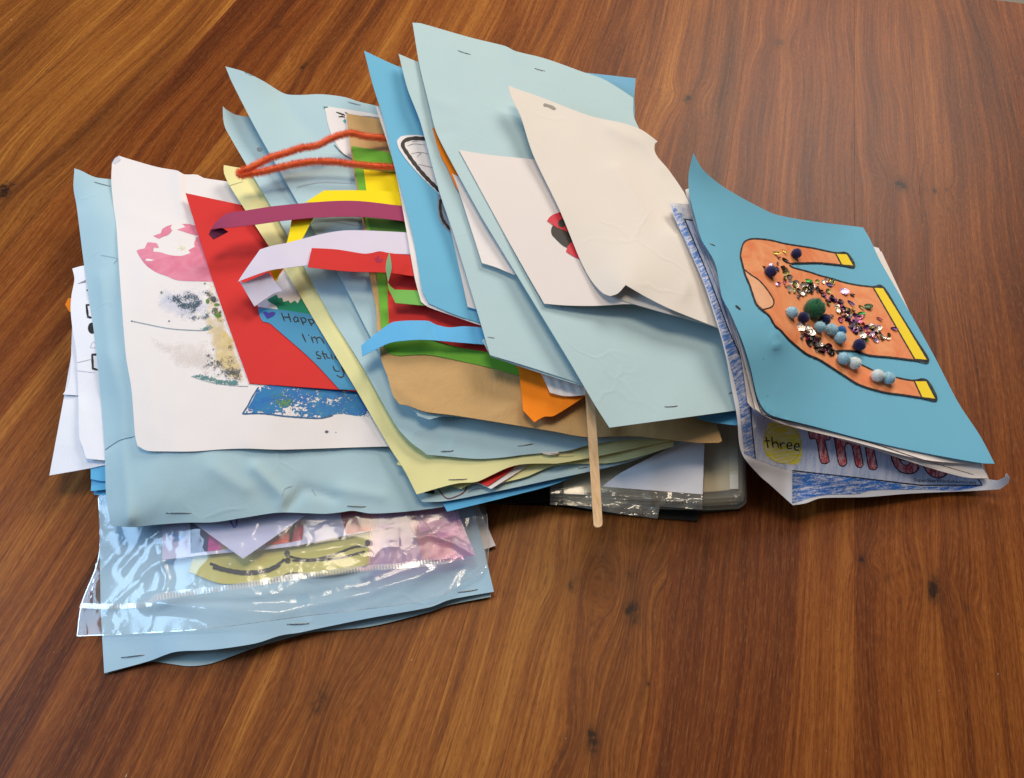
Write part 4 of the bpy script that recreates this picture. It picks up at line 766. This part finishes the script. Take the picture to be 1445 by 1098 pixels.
for b_ in (e1, e2):
    decal(TH_, 'crayon_letter', b_, CR, off=.03, step=3); ink(TH_, 'letter_outline', [b_ + b_[:1]], 1.6, BLACK, off=.04)
decal(TH_, 'letter_counter', z3((225,215),(250,255),(300,262),(330,235)), CBL, off=.036, step=3); ink(TH_, 'letter_outline', [z3((205,205),(250,255),(300,262),(330,232),(380,240))], 1.2, BLACK, off=.045)
ink(TH_, 'letter_outline', [z3((530,280),(570,312),(620,308))], 1.2, BLACK, off=.045)
def text_on(par, name, body, p0, p1, hgt, mat, off=.04):
    cu = bpy.data.curves.new('t', 'FONT'); cu.body = body; cu.size = 1; cu.resolution_u = 2
    o = bpy.data.objects.new('t', cu); col.objects.link(o); bpy.context.view_layer.update()
    me = o.to_mesh(); v = np.array([tuple(x.co) for x in me.vertices]); f = [tuple(p.vertices) for p in me.polygons]; o.to_mesh_clear(); bpy.data.objects.remove(o)
    L = v[:, 0].max(); p0 = np.array(p0, float); d = (np.array(p1, float) - p0); up = np.array([0.12 * hgt, -hgt])
    q = p0 + v[:, :1] / L * d + v[:, 1:2] * up
    z = on(par, q) + off; x, y = to_world(q[:, 0], q[:, 1], z)
    return link_mesh(name, np.stack([x, y, z], 1), f, False, mat, par, q / 1000)
text_on(TH_, 'printed_text', 'SuperStarWorksheets.com', (1289, 679.5), (1377, 683), 7, BLACK)
# leaves between the worksheet and the blue sweater card
sheet('paper_sheet', [(967,267.6,9.9),(972,266,9.9),(990,290,9.6),(1018,380,9.3),(1062,560,6.5),(1085,584,5.6),(1200,610,4.0),(1386,656,1.8),(1393.5,675,1.5),(1361,673.5,1.7),(1302,657,2.6),(1226,631.5,3.8),(1184.7,619.5,4.3),(1152,604.5,4.8),(1120,601,5.2),(1096.5,597,5.6),(1079,585.5,6.0),(1064,578,6.4),(1055,567.6,6.8),(1045,500,8.2),(1030,450,9.0),(1005,375,9.6),(985,330,9.9),(975,300,9.9)] , WHITE, label='white page between the worksheet and the blue sweater card', cat='paper')
J1 = sheet('paper_sheet', [(990,300,10.2),(1200,352,2.2),(1234,355,1.6),(1244,355,1.5),(1277,426,1.5),(1320,520,1.5),(1380,640,1.6),(1386,656,1.6),(1300,648,3.0),(1200,622,4.4),(1110,600,5.6),(1078,586,6.2),(1066,577,6.6),(1049,505,8.2),(1035,450,9.2)], WHITE, label='white framed page directly under the blue sweater card', cat='paper')
ink(J1, 'frame_line', [[(1057,508),(1070,570),(1085,588),(1140,600),(1226,624),(1300,648),(1374,670)]], 1.0, BLACK)
J = sheet('blue_card', [(978.4,215.8,12.3),(974.6,230.6,11.9),(971.6,248.4,11.5),(973,274,11.1),(981,307,10.7),(990,337.7,10.4),(1009,371,10.1),(1019,419,9.7),(1030,440,9.5),(1047,480,9.0),(1058,514,8.4),(1068,557,7.4),(1078,577.5,6.8),(1091,587,6.3),(1150,602,5.3),(1226,622,4.2),(1314,641,3.0),(1384.7,653.5,2.3),(1403.8,654.5,2.1),(1383,615,2.1),(1352,567.6,2.1),(1317,500,2.1),(1272,420,2.1),(1243,370,2.2),(1228,338,2.3),(1218,321,2.4),(1197.7,318.5,2.8),(1144,312,4.6),(1095.7,303,6.4),(1073,293,7.4),(1039.6,275,8.9),(1011.6,257,10.2),(991,238,11.4)], MID, thick=.05, step=5.5,
          ctrl=[(1150,450,5.0),(1250,520,3.2)], wr=(.05, 90), seed=33, label='sky blue card with the sweater cut-out, at the right on the crayoned worksheet', cat='craft card')
staple(J, (1001, 343), (1009, 347), .06); ink(J, 'ink_mark', [[(1038,431),(1045,437)]], 3.0, BLACK); ink(J, 'ink_mark', [[(1077,506.5)], [(1083,559)]], 1.5, BLACK)
decal(J, 'olive_tint', [(1084,560),(1096,556),(1100,570),(1090,584),(1082,576)], paint('olive_crayon_tint', (110, 160, 150), (120, 170, 170), 60, (-.1, 300, 1.5), edge=1.2), step=4, fade=8)
SWP = [(1045,361),(1046.6,350.6),(1050,342),(1058,337.5),(1071,337),(1088,339),(1106.5,343.5),(1128,347),(1150,350.6),(1178,356.5),(1195.7,357.7),(1206,376),(1188,374),(1157.5,371),(1135,371),(1116,372),(1118,377),(1142,383.7),(1158,389),(1172.8,392.7),(1190,398),(1208.5,402),(1231.4,404.7),(1246.7,405.4),(1269.7,442.4),(1290,475),(1310.5,509),(1290,508),(1257,504),(1229,501.5),(1212,497),(1198,494.5),(1180,495.5),(1188,501),(1203,509),(1218.7,516),(1241.6,526.5),(1267,533),(1287.5,536.7),(1308,536.7),(1322,564),(1300,561),(1274,557),(1246.7,553),(1213.6,543),(1192,530),(1172.8,517.6),(1156,507),(1139.6,499.8),(1124,488),(1111.6,476.8),(1102,466),(1093.7,459),(1086,446),(1076,437),(1068,429.6),(1062,414),(1058,401.6),(1052,388),(1049,377)]
OR = paint('orange_watercolour', (240, 164, 112), (228, 128, 78), 28, dist=1.6)
SW = decal(J, 'sweater', SWP, OR, off=.09, thick=.04, step=4.5, sharp=45)
PEACH = paint('peach_watercolour', (238, 184, 146), (232, 168, 128), 40)
COLL = decal(SW, 'sweater_collar', [(1050,380),(1060,388),(1070,394.5),(1079,404),(1087,415),(1092,424.5),(1091,431),(1086,434.5),(1078,436),(1070,430),(1063,416),(1058,402)], PEACH, off=.015, step=4, child=J)
ink(SW, 'collar_outline', [[(1050,380),(1060,388),(1070,394.5),(1079,404),(1087,415),(1092,424.5),(1091,431),(1086,434.5),(1077,436.5)]], 1.9, BLACK, off=.03, child=J)
for nm, pts in (('yellow_cuff', [(1179,357),(1195.5,358),(1205.5,375.5),(1188,374)]), ('yellow_hem', [(1232,405),(1246.5,405.8),(1270,443),(1309.5,508.5),(1291,507)]), ('yellow_cuff', [(1290,537),(1307.5,537),(1321,563.5),(1301,561)])):
    decal(SW, nm, pts, ink_mat('yellow_crayon_flat', (246, 216, 30), .7), off=.015, step=4, child=J); ink(SW, 'marker_outline', [pts + pts[:1]], 1.8, BLACK, off=.03, smooth=False, child=J)
ink(SW, 'marker_outline', [SWP + SWP[:1]], 2.1, BLACK, off=.032, child=J)
ink(SW, 'marker_outline', [[(1180,495.5),(1186,503),(1203,511)], [(1116,372),(1108,369),(1104,366)]], 2.0, BLACK, off=.034, child=J)
# pom-poms: felt balls with fuzz
def pom_mat(name, rgb):
    t = NT(name); n = t.noise(t.obj(), 700, 2, .6); c = lin(rgb); t.link(t.mix(n, c, tuple(x * .82 for x in c[:3]) + (1,)), t.b.inputs['Base Color'])
    t.b.inputs['Roughness'].default_value = .95; t.b.inputs['Sheen Weight'].default_value = .5; t.bump(n, .3, .0004); return t.m
PM = {k: pom_mat(k + '_felt', v) for k, v in dict(navy=(22, 20, 92), light_blue=(176, 224, 246), mid_blue=(24, 112, 186), pale_blue=(238, 248, 250), green=(16, 104, 58)).items()}
import bmesh
def pompom(px, py, r, kind, rng):
    bm = bmesh.new(); bmesh.ops.create_icosphere(bm, subdivisions=3, radius=1)
    rad = r / F_PX * 62 * 1.12
    for v in bm.verts:
        n = noise.noise(v.co * 2.2 + Vector((px, py, 0))) * (.16 if kind == 'green' else .06) + noise.noise(v.co * 9) * .05
        v.co *= 1 + n
    V = [tuple(v.co) for v in bm.verts]; Fc = [tuple(v.index for v in f.verts) for f in bm.faces]; nf = len(Fc); bm.free()
    for k in range(1100):
        d = rng.normal(size=3); d /= np.linalg.norm(d); a = np.cross(d, [.3, .5, .8]); a /= np.linalg.norm(a); L = 1.05 + .13 * rng.rand(); q = d + rng.normal(size=3) * .08
        b = len(V); V += [tuple(d * .96 - a * .03), tuple(d * .96 + a * .03), tuple(q * L)]; Fc.append((b, b + 1, b + 2))
    z0 = float(on(SW, np.array([[px, py + r * .35]]))[0]) + .03
    # photo point (px, py) is the ball's centre, its centre sits one radius above the card
    x, y = to_world(px, py, z0 + rad * .9)
    zc = z0 + rad * .9
    V = [(x + a * rad, y + b * rad, zc + c * rad * .92) for a, b, c in V]
    link_mesh('pompom', V, Fc, [True] * nf + [False] * (len(Fc) - nf), PM[kind], J)
rng = np.random.RandomState(5)
for p in ((1124,357.7,7.2,'navy'), (1088,383,8,'navy'), (1150,435,13.8,'green'), (1117.5,441,7.8,'light_blue'), (1134,448,7.8,'navy'), (1164,451,7.8,'navy'), (1156.7,461.5,7.6,'light_blue'), (1173,465,8,'light_blue'),
          (1187,467,7,'mid_blue'), (1185.5,476.5,8,'light_blue'), (1213,486.5,8.2,'navy'), (1190.6,506,8.2,'light_blue'), (1206,512.5,8.2,'pale_blue'), (1238.6,530,8.2,'pale_blue'), (1254,533.7,8.2,'light_blue')):
    pompom(*p, rng)
# sequins: small curved shiny discs glued in clusters
def seq_mat(name, rgb, metal=.55, rough=.22):
    t = NT(name); t.b.inputs['Base Color'].default_value = lin(rgb); t.b.inputs['Metallic'].default_value = metal; t.b.inputs['Roughness'].default_value = rough
    t.bump(t.noise(t.obj(), 400, 2), .3, .0004); return t.m
SQ = {k: seq_mat(k + '_sequin', v) for k, v in dict(silver=(226, 214, 206), dark=(54, 40, 34), black=(26, 18, 18), olive=(112, 104, 52), green=(20, 116, 42), deep_green=(38, 66, 34), purple=(84, 40, 98), violet=(52, 44, 100), pink=(190, 96, 140), plum=(112, 30, 66), lilac=(200, 170, 206), gold=(186, 156, 66)).items()}
SEQ_MESH = {}
def sequin(px, py, r, kind, rng, flat=1.0, rot=None, z=0.0, tilt=.45, n=9):
    key = (kind, n)
    if key not in SEQ_MESH:
        V = [(0, 0, .0)] + [(.45 * math.cos(a), .45 * math.sin(a), .02) for a in [i / n * 6.2832 for i in range(n)]] + [(math.cos(a), math.sin(a), .16) for a in [i / n * 6.2832 for i in range(n)]]
        Fc = [(0, 1 + i, 1 + (i + 1) % n) for i in range(n)] + [(1 + i, 1 + n + i, 1 + n + (i + 1) % n, 1 + (i + 1) % n) for i in range(n)]
        me = bpy.data.meshes.new('sequin'); me.from_pydata(V, [], Fc); me.materials.append(SQ[kind]); SEQ_MESH[key] = me
    o = bpy.data.objects.new('sequin', SEQ_MESH[key]); col.objects.link(o)
    zz = float(on(SW, np.array([[px, py]]))[0]) + .05 + z; x, y = to_world(px, py, zz)
    o.parent = J.o; o.location = Vector((x / 100, y / 100, zz / 100)) - Vector(J.o['org'])
    s_ = r / F_PX * 70 / 100 * 1.3; o.scale = (s_, s_ * flat, s_)
    o.rotation_euler = (rng.normal() * tilt, rng.normal() * tilt, rng.rand() * 6.28 if rot is None else rot)
def cluster(x0, y0, x1, y1, spread, n, kinds, r=(2.2, 4.2), tilt=.3, zs=.10):
    for k in range(n):
        t = rng.rand(); sequin(x0 + (x1-x0) * t + rng.normal() * spread, y0 + (y1-y0) * t + rng.normal() * spread * .7, r[0] + rng.rand() * (r[1]-r[0]), kinds[rng.randint(len(kinds))], rng, .6 + .4 * rng.rand(), None, rng.rand() * zs, tilt)
cluster(1116, 406, 1146, 408, 6.0, 36, ['silver', 'dark', 'silver', 'silver', 'olive', 'black'], (2.6, 4.4))
cluster(1104, 382, 1114, 392, 3.0, 7, ['olive', 'silver', 'dark'], (3.5, 5)); cluster(1080, 375, 1096, 376, 3.0, 4, ['violet', 'lilac'], (2.5, 3.5)); cluster(1100, 401, 1108, 402, 3.0, 4, ['lilac', 'plum'], (2, 3))
cluster(1150, 404, 1172, 426, 1.2, 9, ['dark', 'plum', 'black'], (2, 3.2)); cluster(1172, 420, 1210, 462, 7.5, 51, ['purple', 'olive', 'dark', 'pink', 'violet', 'silver', 'plum', 'olive'], (2.5, 4.2))
cluster(1206, 460, 1230, 474, 5.2, 27, ['plum', 'lilac', 'dark', 'purple', 'silver', 'olive'], (2.4, 4)); cluster(1228, 460, 1246, 476, 3.8, 15, ['olive', 'dark', 'lilac', 'silver'], (2.2, 3.6))
cluster(1137, 474, 1170, 496, 4.8, 39, ['black', 'dark', 'black', 'plum'], (2.6, 4.4)); cluster(1126, 462, 1148, 470, 3.0, 10, ['silver'], (3.5, 5), .25); cluster(1152, 484, 1160, 486, 3.0, 4, ['lilac', 'silver'], (2.5, 3.5)); cluster(1158, 392, 1176, 400, 4.5, 9, ['silver', 'olive', 'gold'], (2.4, 3.6))
for a in ((1215, 444, 7, 'green', .6, .5), (1225, 433, 6.5, 'deep_green', .75, .2), (1201, 428, 6, 'violet', .35, -.9), (1191, 411.5, 6.5, 'lilac', .9, 0), (1203, 416, 3.5, 'black', .8, 0), (1241, 450, 4.5, 'plum', .45, -.5), (1262, 464, 5, 'purple', .5, -.2), (1095, 358, 8, 'gold', .35, -.1), (1107, 355, 5.5, 'gold', .35, -.7),
          (1140, 397, 6, 'green', .6, -.3), (1170, 402, 4.5, 'violet', .6, -.3), (1174, 397, 5, 'deep_green', .5, .8), (1108, 367, 5, 'dark', .4, -.5), (1099, 364, 3, 'plum', .5, 0), (1217, 473, 5, 'silver', .9, 0), (1236, 480, 4, 'lilac', 1, 0), (1245, 475, 5, 'silver', .35, -.6), (1222, 480, 5, 'green', .3, -1), (1253, 478, 3.5, 'silver', .5, 0), (1216, 434, 5, 'olive', .4, -.8)):
    sequin(a[0], a[1], a[2] * .85, a[3], rng, a[4], a[5], .05, .12)
# crumbs of dust on the table
v, f = [], []
rc = np.random.RandomState(11)
for px, py in [(1168,889),(1325,975),(1408,950),(1166,1060),(76,921),(178,1094),(573,1086),(352,1030),(105,50),(15,28),(660,985),(1110,770)] + [(rc.rand() * 1445, rc.rand() * 1098) for _ in range(26)]:
    x, y = to_world(px, py, .0); s_ = .03 + .05 * rc.rand() ** 2
    if hmax(np.array([x]), np.array([y]))[0] > 0: continue
    b = len(v); v += [(x + s_ * rc.normal(), y + s_ * rc.normal(), .0) for _ in range(3)] + [(x, y, s_)]; f += [(b, b+1, b+3), (b+1, b+2, b+3), (b+2, b, b+3), (b, b+2, b+1)]
cm = link_mesh('crumbs', v, f, False, paper('crumb_grey', (206, 188, 164))); cm['kind'] = 'stuff'; cm['label'] = 'tiny pale crumbs and dust scattered on the brown table'
for o in bpy.data.objects:
    if 'org' in o.keys(): del o['org']
